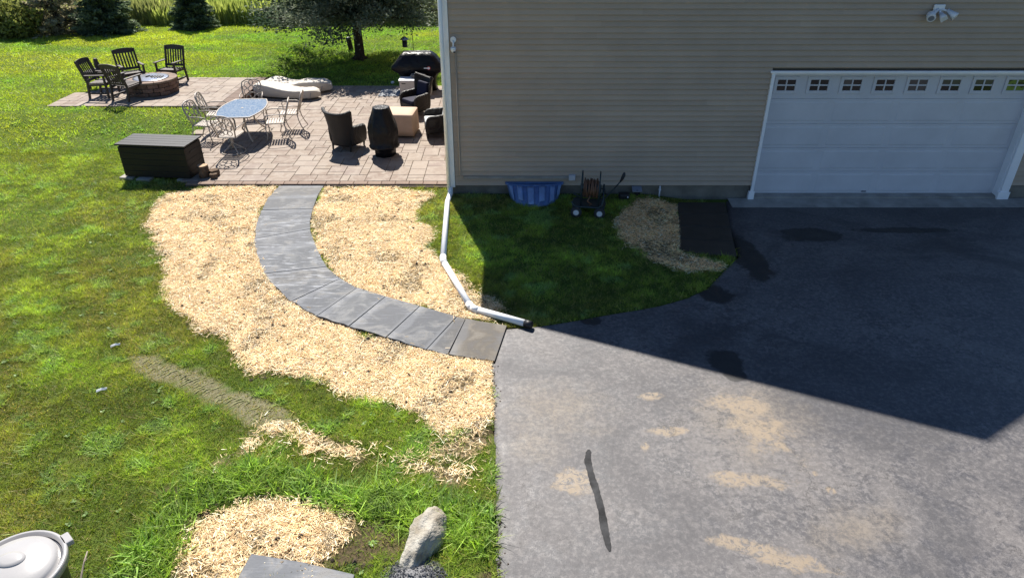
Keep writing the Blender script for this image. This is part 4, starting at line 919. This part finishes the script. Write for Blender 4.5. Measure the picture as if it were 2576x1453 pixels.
# round bin with pale lid, rock, gravel, slab, twig
t = thing('trash_can', 'dark round bin with glossy pale grey lid at lower left', 'bin', (-4.07, 3.72, 0)); t.scale = (1.1, 1.1, 1.07)
m = MB(); m.lathe([(.24, 0), (.26, .02), (.31, .66), (.32, .7)], 40); m.build('drum', M['drum'], t)
m = MB(); m.lathe([(.34, .665), (.35, .67), (.352, .725), (.345, .735), (.325, .735), (.315, .70), (.30, .695), (.29, .735), (.27, .75), (.2, .772), (.1, .785), (.02, .788)], 64); m.build('lid', M['lid'], t)
m = MB(); m.box((0, 0, 0), (.12, .07, .05)); m.build('lid_latch', M['lid'], t, (.24, .27, .71), (0, 0, R(-42)), bevel=.01)
m = MB(); m.bar((-.27, .03, .753), (-.12, -.05, .781), .02, .02); m.build('slot', M['grey'], t)
m = MB(); m.lathe([(.11, .0), (.1, .018), (.06, .024), (.005, .026)], 24, (-.02, .03, .777), sy=.7); m.build('lid_handle', M['lid'], t)
bm = bmesh.new(); bmesh.ops.create_icosphere(bm, subdivisions=4, radius=1)
A_, B_ = gp(1095, 1300, .12), gp(1030, 1420, .06); dv = Vector((B_[0] - A_[0], B_[1] - A_[1], 0)); L_ = dv.length / 2 + .1; ang = math.atan2(dv.y, dv.x)
for v in bm.verts:
    n_ = v.co.copy(); u = n_.x; wdt = .155 - .045 * u
    nz = .05 * math.sin(5 * n_.x + 3 * n_.y) + .04 * math.sin(9 * n_.y + 4 * n_.z + 2) + .025 * math.sin(17 * n_.x + 13 * n_.z)
    v.co = Vector((n_.x * L_ * (1 + nz), n_.y * wdt * (1 + nz * 2.4), n_.z * .15 * (1 + nz * 2) * (1 - .25 * u) + .08 - .03 * u))
me = bpy.data.meshes.new('rock'); bm.to_mesh(me); bm.free(); me.polygons.foreach_set('use_smooth', [True] * len(me.polygons)); me.materials.append(M['rock'])
o = put('rock', me, None, ((A_[0] + B_[0]) / 2, (A_[1] + B_[1]) / 2, -.025), (0, 0, ang)); tag(o, 'long pale weathered boulder lying in the grass beside the driveway', 'rock')
sl = gpl([(632, 1391), (760, 1412), (892, 1443), (870, 1520), (560, 1520)], .06)
m = MB(); m.prism(sl, .015, .06); o = m.build('stone_slab', M['slab'], bevel=.006); tag(o, 'single grey bluestone slab set in straw at bottom of the photo', 'stone slab')
m = MB(); pts = [gp(x, y, z) + (z,) for x, y, z in ((208, 1470, .02), (204, 1450, .05), (211, 1415, .12), (220, 1385, .16))]; m.tube(pts, [.009, .01, .008, .006], 7); m.tube([pts[2], gp(219, 1404, .15) + (.15,)], .004, 5); tag(m.build('twig', M['reed']), 'thin bare grey twig sticking out of the grass near the pale lid', 'twig')
# gravel heap
gc = gp(1040, 1452, .0); base = MB()
for k in range(1600):
    r_ = .3 * math.sqrt(random.random()); a_ = random.random() * 6.283; x = gc[0] + r_ * math.cos(a_) * 1.1; y = gc[1] + r_ * math.sin(a_) * .9 - .05; z = .09 * (1 - r_ / .31) + random.uniform(0, .02); s_ = random.uniform(.006, .014)
    base.add([(x + s_ * random.uniform(.5, 1.3) * a1, y + s_ * random.uniform(.5, 1.3) * b1, z + s_ * random.uniform(.5, 1.2) * c1_) for a1, b1, c1_ in ((1, 0, 0), (-1, 0, 0), (0, 1, 0), (0, -1, 0), (0, 0, 1), (0, 0, -1))], [(0, 2, 4), (2, 1, 4), (1, 3, 4), (3, 0, 4), (2, 0, 5), (1, 2, 5), (3, 1, 5), (0, 3, 5)])
base.lathe([(.33, .0), (.2, .035), (.06, .085), (.01, .09)], 20, (gc[0], gc[1] - .05, 0)); tag(base.build('gravel', M['gravelm']), 'small heap of grey crushed stone at the foot of the boulder', None, None, 'stuff')

# ------------------------------------------------------------------ conifers
def conifer(name, label, loc, H, Rad, z0, nb, per, leaf, cols, group=None, trunk_r=.2, power=.8, droop=.12):
    t = thing(name, label, 'tree', loc, 0, group)
    m = MB(); m.tube([(0, 0, -.05), (.01, 0, .15), (0, .01, H * .3), (.02, 0, H * .7), (0, 0, H)], [trunk_r * 1.5, trunk_r * 1.05, trunk_r * .8, trunk_r * .4, .02], 10)
    if z0 > .5:
        for k in range(6): a = k * 1.05; m.tube([(0, 0, .12), (math.cos(a) * trunk_r * 1.2, math.sin(a) * trunk_r * 1.2, .05), (math.cos(a) * trunk_r * 2.1, math.sin(a) * trunk_r * 2.1, -.03)], [.1, .07, .03], 6)
    m.build('trunk', M['trunk'], t)
    lm = MB(); C = []; D = []; 
    for b in range(nb):
        f = (b + random.random()) / nb; f = f ** 1.35; z = z0 + (H - z0) * f; L = Rad * (1 - f) ** power * random.uniform(.65, 1.08); a = b * 2.39996 + random.uniform(-.3, .3)
        if L < .12: continue
        dr = -droop * random.uniform(.3, 1.5) + .25 * f; up = .15 * random.random(); pts = []
        for s_ in range(6):
            q = s_ / 5; pts.append(Vector((math.cos(a + .15 * q) * L * q, math.sin(a + .15 * q) * L * q, z + L * (dr * q + up * q * q))))
        if z0 > .5 or b % 3 == 0: lm.tube(pts, [max(.008, .045 * (1 - q / 5.5) * L / max(Rad, .1) + .006) for q in range(6)], 5, cap=False)
        n_ = int(per * (L / Rad + .12))
        q = np.clip(rng.random(n_) ** .62, .05, 1) * 5; i0 = np.minimum(q.astype(int), 4); fr = (q - i0)[:, None]; PA = np.array([tuple(p) for p in pts])
        p = PA[i0] * (1 - fr) + PA[i0 + 1] * fr; sp = (.055 + .17 * np.sin(np.clip(q / 5, 0, 1) * 2.6))[:, None] * L * .9
        p = p + rng.normal(0, 1, (n_, 3)) * np.array([1, 1, .38]) * sp * .55; p[:, 2] -= np.abs(rng.normal(0, .05, n_)) * L * .6
        C.append(p); dd = np.array([math.cos(a), math.sin(a), dr * .8]) + rng.normal(0, .55, (n_, 3)); D.append(dd / np.linalg.norm(dd, axis=1, keepdims=True))
    lm.build('limbs', M['trunk'], t)
    p = np.concatenate(C); d = np.concatenate(D); p[:, 2] = np.maximum(p[:, 2], .06); n = len(p); s = leaf * rng.uniform(.6, 1.4, (n, 1)); up = rng.normal(0, 1, (n, 3)); sd_ = np.cross(d, up); sd_ /= np.linalg.norm(sd_, axis=1, keepdims=True)
    V = np.stack([p - d * s * .5, p + sd_ * s * .2, p + d * s * .6, p - sd_ * s * .2], 1)
    k = fbm(p[:, 0] + loc[0], p[:, 1] + p[:, 2] * 1.7, Rad * .3)[:, None]; k = np.clip((k - .3) * 2.2 + rng.normal(0, .18, (n, 1)), 0, 1); tint = np.array(cols[0]) * (1 - k) + np.array(cols[1]) * k
    poly_mesh('crown', V, 4, M['needle'], tint, parent=t); return t
conifer('spruce_tree', 'wide dark spruce with bare lower trunk on the lawn behind the patio', (-5.58, 26.2, 0), 5.2, 3.6, 1.5, 130, 800, .12, ((.035, .055, .032), (.17, .19, .125)), None, .17, .62, .02)
gk = 'young conifers at the edge of the far lawn'; dark = ((.03, .05, .026), (.13, .16, .09))
for nm, lb, x, y, H, rad, nb, per, cl in (
        ('spruce_tree', 'small dense conical spruce standing alone before the yellow meadow', -13.9, 32, 2.6, .98, 130, 230, dark),
        ('spruce_tree', 'broad dark spruce just right of the left tree group', -17.0, 30.6, 3.3, 1.3, 140, 240, dark),
        ('spruce_tree', 'tall brownish spruce at the middle of the left tree group', -19.0, 30.6, 4.2, 1.75, 85, 150, ((.07, .07, .042), (.3, .27, .17))),
        ('spruce_tree', 'dark ragged spruce at the far left corner of the lawn', -21.6, 30.2, 4.0, 1.7, 85, 150, ((.06, .075, .035), (.27, .27, .14)))):
    conifer(nm, lb, (x, y, .0), H, rad, .1, nb, per, .17, cl, gk, .11, .75, .08)
def bush(name, label, x, y, w_, h, n, cols):
    t = thing(name, label, 'bush', (x, y, .0)); m = MB()
    for k in range(7): a = k * .9; m.tube([(0, 0, 0), (math.cos(a) * w_ * .25, math.sin(a) * w_ * .25, h * .45), (math.cos(a) * w_ * .45, math.sin(a) * w_ * .45, h * .8)], [.03, .02, .01], 5)
    m.build('stems', M['trunk'], t); d = rng.normal(0, 1, (n, 3)); d /= np.linalg.norm(d, axis=1, keepdims=True); rr = rng.random((n, 1)) ** .4; p = d * rr * np.array([w_, w_ * .8, h * .55]) * (.8 + .4 * vn(d[:, 0] * 3, d[:, 2] * 3 + d[:, 1], 1)[:, None]); p[:, 2] = np.maximum(p[:, 2] + h * .5, .03)
    u = rng.normal(0, 1, (n, 3)); u /= np.linalg.norm(u, axis=1, keepdims=True); v = np.cross(u, rng.normal(0, 1, (n, 3))); v /= np.linalg.norm(v, axis=1, keepdims=True); s = rng.uniform(.05, .11, (n, 1)); V = np.stack([p - u * s, p + v * s * .6, p + u * s, p - v * s * .6], 1); k = rng.random((n, 1)); poly_mesh('foliage', V, 4, M['needle'], np.array(cols[0]) * (1 - k) + np.array(cols[1]) * k, parent=t)
bush('shrub', 'olive leafy shrub in front of the left trees', -20.0, 29.3, 1.1, 1.5, 3200, ((.05, .065, .018), (.2, .21, .05)))
bush('shrub', 'yellow green shrub between the left trees and the broad spruce', -18.1, 31.6, .9, 1.1, 3000, ((.09, .11, .02), (.3, .3, .07)))

# ------------------------------------------------------------------ meadow, woods
n = 46000; x = rng.uniform(-34, 9, n); y = 33.2 + 11 * rng.random(n) ** 1.5; y += (vn(x, 0 * x, 3) - .5) * 1.2
h = (.75 + .55 * fbm(x, y, 1.6) + rng.normal(0, .15, n)) * np.clip((y - 32.4) / 2.0 + .35, .3, 1) * 1.05; b = np.stack([x, y, np.full(n, -.02)], 1); a = rng.uniform(0, math.pi, n); wv_ = rng.uniform(.02, .05, n)[:, None]
sd_ = np.stack([np.cos(a), np.sin(a), 0 * a], 1) * wv_; ln = np.stack([rng.normal(0, .16, n), rng.normal(0, .16, n), np.ones(n)], 1) * h[:, None]
V = np.stack([b - sd_ * .6, b + sd_ * .6, b + ln * .75 + sd_, b + ln, b + ln * .7 - sd_], 1); k = fbm(x, y, 2.5)[:, None]; kk = rng.random((n, 1))
tint = np.array((.12, .155, .045)) * (1 - kk) + np.array((.27, .30, .105)) * kk; tint = tint * (1 - .6 * (k < .42)) + np.array((.12, .12, .08)) * .6 * (k < .42)
poly_mesh('meadow', V, 5, M['reeds'], tint, 'stuff', 'tall yellow green meadow growth beyond the far lawn')
n = 26000; x = rng.uniform(-60, 16, n); y = rng.uniform(49, 58, n); z = 9.5 * rng.random(n) * (.6 + .5 * vn(x, 0 * x, 5)); p = np.stack([x, y, z], 1); u = rng.normal(0, 1, (n, 3)); u /= np.linalg.norm(u, axis=1, keepdims=True); v = np.cross(u, rng.normal(0, 1, (n, 3))); v /= np.linalg.norm(v, axis=1, keepdims=True); s = rng.uniform(.25, .6, (n, 1))
V = np.stack([p - u * s, p + v * s * .7, p + u * s, p - v * s * .7], 1); V[..., 2] = np.maximum(V[..., 2], -.05); k = rng.random((n, 1)); poly_mesh('woods', V, 4, M['needle'], np.array((.012, .022, .012)) * (1 - k) + np.array((.045, .06, .03)) * k, 'stuff', 'dark line of woods behind the meadow')

# ------------------------------------------------------------------ straw
def inside_any(x, y, polys):
    r = np.zeros(x.shape, bool)
    for p in polys: r |= pip(x, y, p)
    return r
HOUSE = [(-1.36, 13.38), (11.3, 13.38), (11.3, 22.5), (-1.36, 22.5)]
def straw_pts(poly, dens, rag=.3, thin_=.37):
    xs_ = [p[0] for p in poly]; ys_ = [p[1] for p in poly]; m_ = .25; x0, x1, y0, y1 = min(xs_) - m_, max(xs_) + m_, min(ys_) - m_, max(ys_) + m_; n = int(dens * (x1 - x0) * (y1 - y0)); x = rng.uniform(x0, x1, n); y = rng.uniform(y0, y1, n)
    jx = x + (fbm(x, y, .4) - .5) * rag + rng.normal(0, .055, n); jy = y + (fbm(x + 30, y, .4) - .5) * rag + rng.normal(0, .055, n)
    k = pip(jx, jy, poly) & ~pip(x, y, PATIO) & ~pip(x, y, HOUSE) & (~pip(x, y, PATH) | (rng.random(n) < .012)) & (~pip(x, y, DRIVE) | (rng.random(n) < .02)) & ~pip(x, y, LANDING)
    k &= rng.random(n) < .3 + .7 * sm((fbm(x, y, .5) * .6 + fbm(x + 3, y + 8, .13) * .4 - thin_ + .05) / .13)
    return np.stack([x, y], 1)[k]
def strands(name, P, label, lmin=.03, lmax=.095, wd=.0025, warm=(1.0, .99, .9)):
    n = len(P); x, y = P[:, 0], P[:, 1]; a = rng.uniform(0, math.pi, n); L = rng.uniform(lmin, lmax, n) * .5; tl = rng.normal(0, .22, n)
    onp = pip(x, y, PATH); z = hgt(x, y) + rng.random(n) * .028 + .006 + .018 * fbm(x, y, .25); z = np.where(onp, .052, z); tl = np.where(onp, 0, tl)
    d = np.stack([np.cos(a) * L, np.sin(a) * L, tl * L], 1); sd_ = np.stack([-np.sin(a), np.cos(a), rng.normal(0, .4, n)], 1) * (wd * rng.uniform(.6, 1.5, n))[:, None]; c = np.stack([x, y, z], 1)
    V = np.stack([c - d - sd_, c + d - sd_ * .7, c + d + sd_ * .7, c - d + sd_], 1); k = rng.random((n, 1)); kk = fbm(x, y, .5)[:, None]
    t_ = np.array((.50, .335, .165)) * (1 - k) + np.array((.80, .63, .40)) * k; t_ = t_ * (.78 + .5 * fbm(x + 4, y, .22))[:, None]; br = (rng.random((n, 1)) < .12) * 1.; t_ = t_ * (1 - br) + np.array((.95, .88, .72)) * br; dk = (rng.random((n, 1)) < (.08 + .25 * (kk < .38))) * 1.; t_ = t_ * (1 - dk) + np.array((.16, .12, .07)) * dk
    return poly_mesh(name, V, 4, M['straw'], np.minimum(t_ * np.array(warm), .97), 'stuff', label)
strands('straw', np.concatenate([straw_pts(STRAW_MAIN, 9500), straw_pts(STRAW_IN, 9000, thin_=.44)]), 'pale straw mulch spread along both sides of the stone path')
strands('straw', straw_pts(STRAW_SHADE, 6000), 'shaded straw mulch beside the wet stone landing', warm=(1.35, 1.22, 1.0))  # tint raised to brighten straw lying in the house shade
strands('straw', np.concatenate([straw_pts(STRAW_BED, 9500, thin_=.42)] + [straw_pts(p, 3600, .6, .45) for p in STRAW_LOW] + [straw_pts(gpl([(680, 1045), (800, 1060), (940, 1110), (1060, 1110), (1235, 1075), (1238, 1240), (1100, 1245), (960, 1200), (760, 1160), (600, 1165), (560, 1140)]), 420, .5, .52)]), 'straw mulch bed and scraps in the grass at the bottom', .03, .1, .0027)
# dark clods lying on the straw
P = np.concatenate([straw_pts(STRAW_MAIN, 9), straw_pts(STRAW_IN, 7), straw_pts(STRAW_BED, 7)]); mb = MB()
for x, y in P:
    s_ = random.uniform(.012, .03); z = float(hgt(x, y)) + .035
    mb.add([(x + s_ * a1 * random.uniform(.7, 1.3), y + s_ * b1 * random.uniform(.7, 1.3), z + s_ * c1_ * random.uniform(.6, 1)) for a1, b1, c1_ in ((1, 0, 0), (.3, .95, 0), (-.8, .6, 0), (-.8, -.6, 0), (.3, -.95, 0), (0, 0, 1), (0, 0, -1))], [(0, 1, 5), (1, 2, 5), (2, 3, 5), (3, 4, 5), (4, 0, 5), (1, 0, 6), (2, 1, 6), (3, 2, 6), (4, 3, 6), (0, 4, 6)], True)
tag(mb.build('soil_clods', M['soilclod']), 'dark soil clods scattered on the straw', None, None, 'stuff')
E_ = []
for poly in (STRAW_MAIN, SOIL[0], SOIL[1], SOIL[2], SOIL[3]):
    for a_, b_ in zip(poly, poly[1:] + poly[:1]):
        for k in range(int(math.dist(a_, b_) * 16)): q_ = lerp(a_, b_, random.random()); E_.append((q_[0] + random.gauss(0, .05), q_[1] + random.gauss(0, .05)))
for k in range(110):
    yy = random.uniform(4.1, 7.5); E_.append((float(np.interp(yy, dY, dX)) + random.gauss(.01, .045), yy))
mb = MB(); E_ = [e_ for e_ in E_ if vn(e_[0], e_[1], .5) > .42]; ex = np.array(E_); keep = ~(pip(ex[:, 0], ex[:, 1], PATH) | pip(ex[:, 0], ex[:, 1], PATIO))
for x, y in ex[keep]:
    s_ = random.uniform(.01, .03) * (.6 if 4 < y < 7.5 and x > -.4 else 1.2); z = float(hgt(x, y)) + .01
    mb.add([(x + s_ * a1 * random.uniform(.6, 1.4), y + s_ * b1 * random.uniform(.6, 1.4), z + s_ * c1_ * random.uniform(.4, .9)) for a1, b1, c1_ in ((1, 0, 0), (.3, .95, 0), (-.8, .6, 0), (-.8, -.6, 0), (.3, -.95, 0), (0, 0, 1))], [(0, 1, 5), (1, 2, 5), (2, 3, 5), (3, 4, 5), (4, 0, 5)], False)
tag(mb.build('soil_crumbs', M['soilclod']), 'crumbled dark soil along the edge of the straw', None, None, 'stuff')

# ------------------------------------------------------------------ grass
ST = [STRAW_MAIN, STRAW_IN, STRAW_SHADE, STRAW_BED] + STRAW_LOW
def grass(name, label, box_, n, hmin, hmax, wd, far=False):
    x = rng.uniform(box_[0], box_[1], n); y = rng.uniform(box_[2], box_[3], n)
    e = .09 if not far else .0
    jx = x + (fbm(x, y, .4) - .5) * .3; jy = y + (fbm(x + 30, y, .4) - .5) * .3
    k = ~pip(x, y, PATIO) & ~pip(x, y, RAISED) & ~pip(x, y, HOUSE) & ~pip(x, y, PATH) & ~pip(x, y, LANDING)
    k &= ~pip(x + rng.normal(.02, .035, n), y, DRIVE) if not far else ~pip(x, y, DRIVE)
    if not far:
        ins = inside_any(jx, jy, ST); k &= ~ins | (rng.random(n) < .012)
        low_ = inside_any(jx, jy, STRAW_LOW); k |= low_ & (rng.random(n) < .1) & ~pip(x, y, DRIVE)
        k &= ~inside_any(jx, jy, SOIL) | (rng.random(n) < .22)
        k &= ~pip(jx, jy, TRACK) | (rng.random(n) < .6)
    bare = fbm(x + 11, y + 5, .8) < .33; k &= ~bare | (rng.random(n) < .55)
    # frustum-ish cull of what is far outside the picture
    k &= np.abs(x) < 1.0 * y + 3.5
    if not far: k &= ~inside_any(x, y, TALL) | (rng.random(n) < .38)
    x, y = x[k], y[k]; n = len(x); tall = inside_any(x + (fbm(x, y, .3) - .5) * .25, y, TALL) if not far else np.zeros(n, bool); trk = pip(x, y, TRACK)
    big = fbm(x, y, 2.2); med = fbm(x + 50, y, .55); sml = vn(x, y, .16)
    clm = vn(x + 3, y - 8, .11) * .6 + vn(x, y, .06) * .4; h = rng.uniform(hmin, hmax, n) * (.65 + .8 * med) * (.4 + 1.3 * clm); h = np.where(tall, h * 2.0 + .03 * rng.random(n), h); h = np.where(trk, h * .5, h); w_ = wd * rng.uniform(.6, 1.5, n) * np.where(tall, 2.0, 1); cl = (vn(x + 7, y + 3, .22) > .74) & (med > .4) & ~trk; w_ = np.where(cl, w_ * 1.9, w_)
    a = rng.uniform(0, 2 * math.pi, n); b = np.stack([x, y, hgt(x, y) - .006], 1); sd_ = np.stack([np.cos(a), np.sin(a), 0 * a], 1) * w_[:, None] * .5
    l_ = rng.normal(0, .75, (n, 2)) + np.stack([np.sin(a) * .5, -np.cos(a) * .5], 1); l_ *= np.where(tall, 1.0, 1)[:, None]; tip = b + np.stack([l_[:, 0] * h, l_[:, 1] * h, h], 1)
    V = np.stack([b - sd_, b + sd_, tip], 1)
    r_ = rng.random(n)
    G = lambda c: np.array(c)[None, :]
    bm2 = sm((big - .42) / .16)[:, None]; t_ = G((.142, .192, .028)) * bm2 + G((.145, .163, .027)) * (1 - bm2)
    mx = np.clip((med - .35) * 2.2, 0, 1)[:, None]; t_ = t_ * (.55 + .75 * mx) * (.35 + 1.35 * clm)[:, None]
    t_ = t_ * (1 - .5 * np.clip((sml - .6) * 3, 0, 1)[:, None]) + G((.21, .24, .035)) * .5 * np.clip((sml - .6) * 3, 0, 1)[:, None]
    dry = ((r_ < .12) | ((big < .43) & (r_ < .3)) | (trk & (r_ < .7)))[:, None]; t_ = np.where(dry, G((.24, .195, .08)) * (.6 + .6 * rng.random((n, 1))), t_)
    t_ = np.where(cl[:, None], t_ * .6 + G((.06, .1, .04)), t_); t_ = np.where(tall[:, None], t_ * .45 + G((.075, .12, .024)) * rng.uniform(.4, 1.5, (n, 1)) + (rng.random((n, 1)) < .1) * G((.09, .11, .06)), t_)
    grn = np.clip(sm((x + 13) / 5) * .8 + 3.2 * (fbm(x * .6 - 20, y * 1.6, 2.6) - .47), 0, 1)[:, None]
    ff = sm((y - 13.0) / 6.5)[:, None] * (1 - .75 * ((x > -1.4) & (y < 13.5)))[:, None]; t_ = t_ * (1 - .5 * ff) + (G((.15, .17, .008)) * (1 - grn) + G((.055, .12, .014)) * grn) * ff * (.55 + .9 * fbm(x + 9, y, 1.3))[:, None]  # far blades tinted brighter, standing in for backlight glowing through them
    t_ = t_ * (rng.uniform(.78, 1.22, (n, 1)) if far else rng.uniform(.55, 1.5, (n, 1)))
    return poly_mesh(name, V, 3, M['grass'], t_, 'stuff', label)
grass('grass', 'mown olive lawn grass in the near left of the photo', (-9.5, .2, 3.0, 10.5), 600000, .022, .06, .0075)
grass('grass', 'lawn grass between the storage box and the straw', (-15, -1.0, 10.5, 16.2), 330000, .025, .06, .009)
grass('grass', 'shaded lawn grass between house wall and driveway', (-1.4, 4.0, 8.3, 13.4), 170000, .025, .06, .0075)
grass('grass', 'bright sunlit lawn grass around and behind the patios', (-32, 3, 15.9, 33.6), 520000, .03, .065, .018, True)
# seed-headed clump by the soil patch and broad leaves along the lawn
def clump(px, py, n, h, label):
    cx, cy = gp(px, py); a = rng.uniform(0, 6.283, n); r_ = rng.random(n) * .1; b = np.stack([cx + r_ * np.cos(a), cy + r_ * np.sin(a), np.full(n, float(hgt(cx, cy)) - .005)], 1)
    hh_ = h * rng.uniform(.5, 1.1, n); out = rng.uniform(.3, 1.3, n) * hh_; mid = b + np.stack([np.cos(a) * out * .4, np.sin(a) * out * .4, hh_ * .75], 1); tip = b + np.stack([np.cos(a) * out, np.sin(a) * out, hh_ * .8 - out * .35], 1); tip[:, 2] = np.maximum(tip[:, 2], .01)
    s = np.stack([-np.sin(a), np.cos(a), 0 * a], 1) * .004; V1 = np.stack([b - s, b + s, mid + s, mid - s], 1); V2 = np.stack([mid - s, mid + s, tip + s * .2, tip - s * .2], 1); t_ = np.array((.1, .15, .03)) * rng.uniform(.5, 1.6, (n, 1))
    o = poly_mesh('grass_clump', np.concatenate([V1, V2]), 4, M['grass'], np.concatenate([t_, t_]), None, label, cat='grass clump'); return o
clump(965, 1262, 260, .17, 'dark spreading grass clump above the bare soil near the boulder'); clump(1002, 1285, 110, .12, 'small grass tuft right of the dark spreading clump')
n = 900; x = rng.uniform(-8, -.4, n); y = rng.uniform(3.6, 13, n); k = (vn(x, y, .7) > .62) & ~inside_any(x, y, ST + [PATH, DRIVE, PATIO]); x, y = x[k], y[k]; VV = []; TT = []
for x_, y_ in zip(x, y):
    z_ = float(hgt(x_, y_)) + .012
    for q in range(random.randint(4, 7)):
        a = random.random() * 6.283; L = random.uniform(.02, .05); u = np.array((math.cos(a), math.sin(a), random.uniform(.1, .5))) * L; v = np.array((-math.sin(a), math.cos(a), 0)) * L * .35; c = np.array((x_, y_, z_)); VV.append([c, c + u * .5 + v, c + u, c + u * .5 - v]); TT.append(np.array((.13, .2, .06)) * random.uniform(.6, 1.3))
poly_mesh('weeds', np.array(VV), 4, M['grass'], np.array(TT), 'stuff', 'broad leaved weeds scattered through the near lawn')
# tread ridges pressed into the tyre track
ta, tb = gpl([(325, 925), (377, 950), (443, 972), (487, 996), (554, 1027), (620, 1066), (690, 1092)]), gpl([(385, 892), (462, 930), (530, 950), (587, 978), (642, 998), (730, 1036), (775, 1062)]); A_ = resamp(ta, 52); B_ = resamp(tb, 52); mb = MB()
for i, (p, q_) in enumerate(zip(A_, B_)):
    if random.random() < .25: continue
    N = 7; k0 = random.uniform(0, .5); k1 = random.uniform(k0 + .3, 1); pts = []
    for k in range(N + 1):
        c = lerp(p, q_, k0 + (k1 - k0) * k / N); pts.append((c[0] + random.gauss(0, .008), c[1] + random.gauss(0, .01) + .04 * math.sin(k / N * math.pi), float(hgt(*c)) - .004 + random.uniform(0, .005)))
    mb.tube(pts, [.004] + [.005 + random.random() * .013 for _ in pts[2:]] + [.004], 5)
M['tread'] = mat('pressed_dry_grass', (.2, .2, .095), .95, .45, 30, .6, 60, .01, .1, obj=False)
tag(mb.build('tire_track', M['tread']), 'ridged pale tire track pressed into the lawn', None, None, 'stuff')
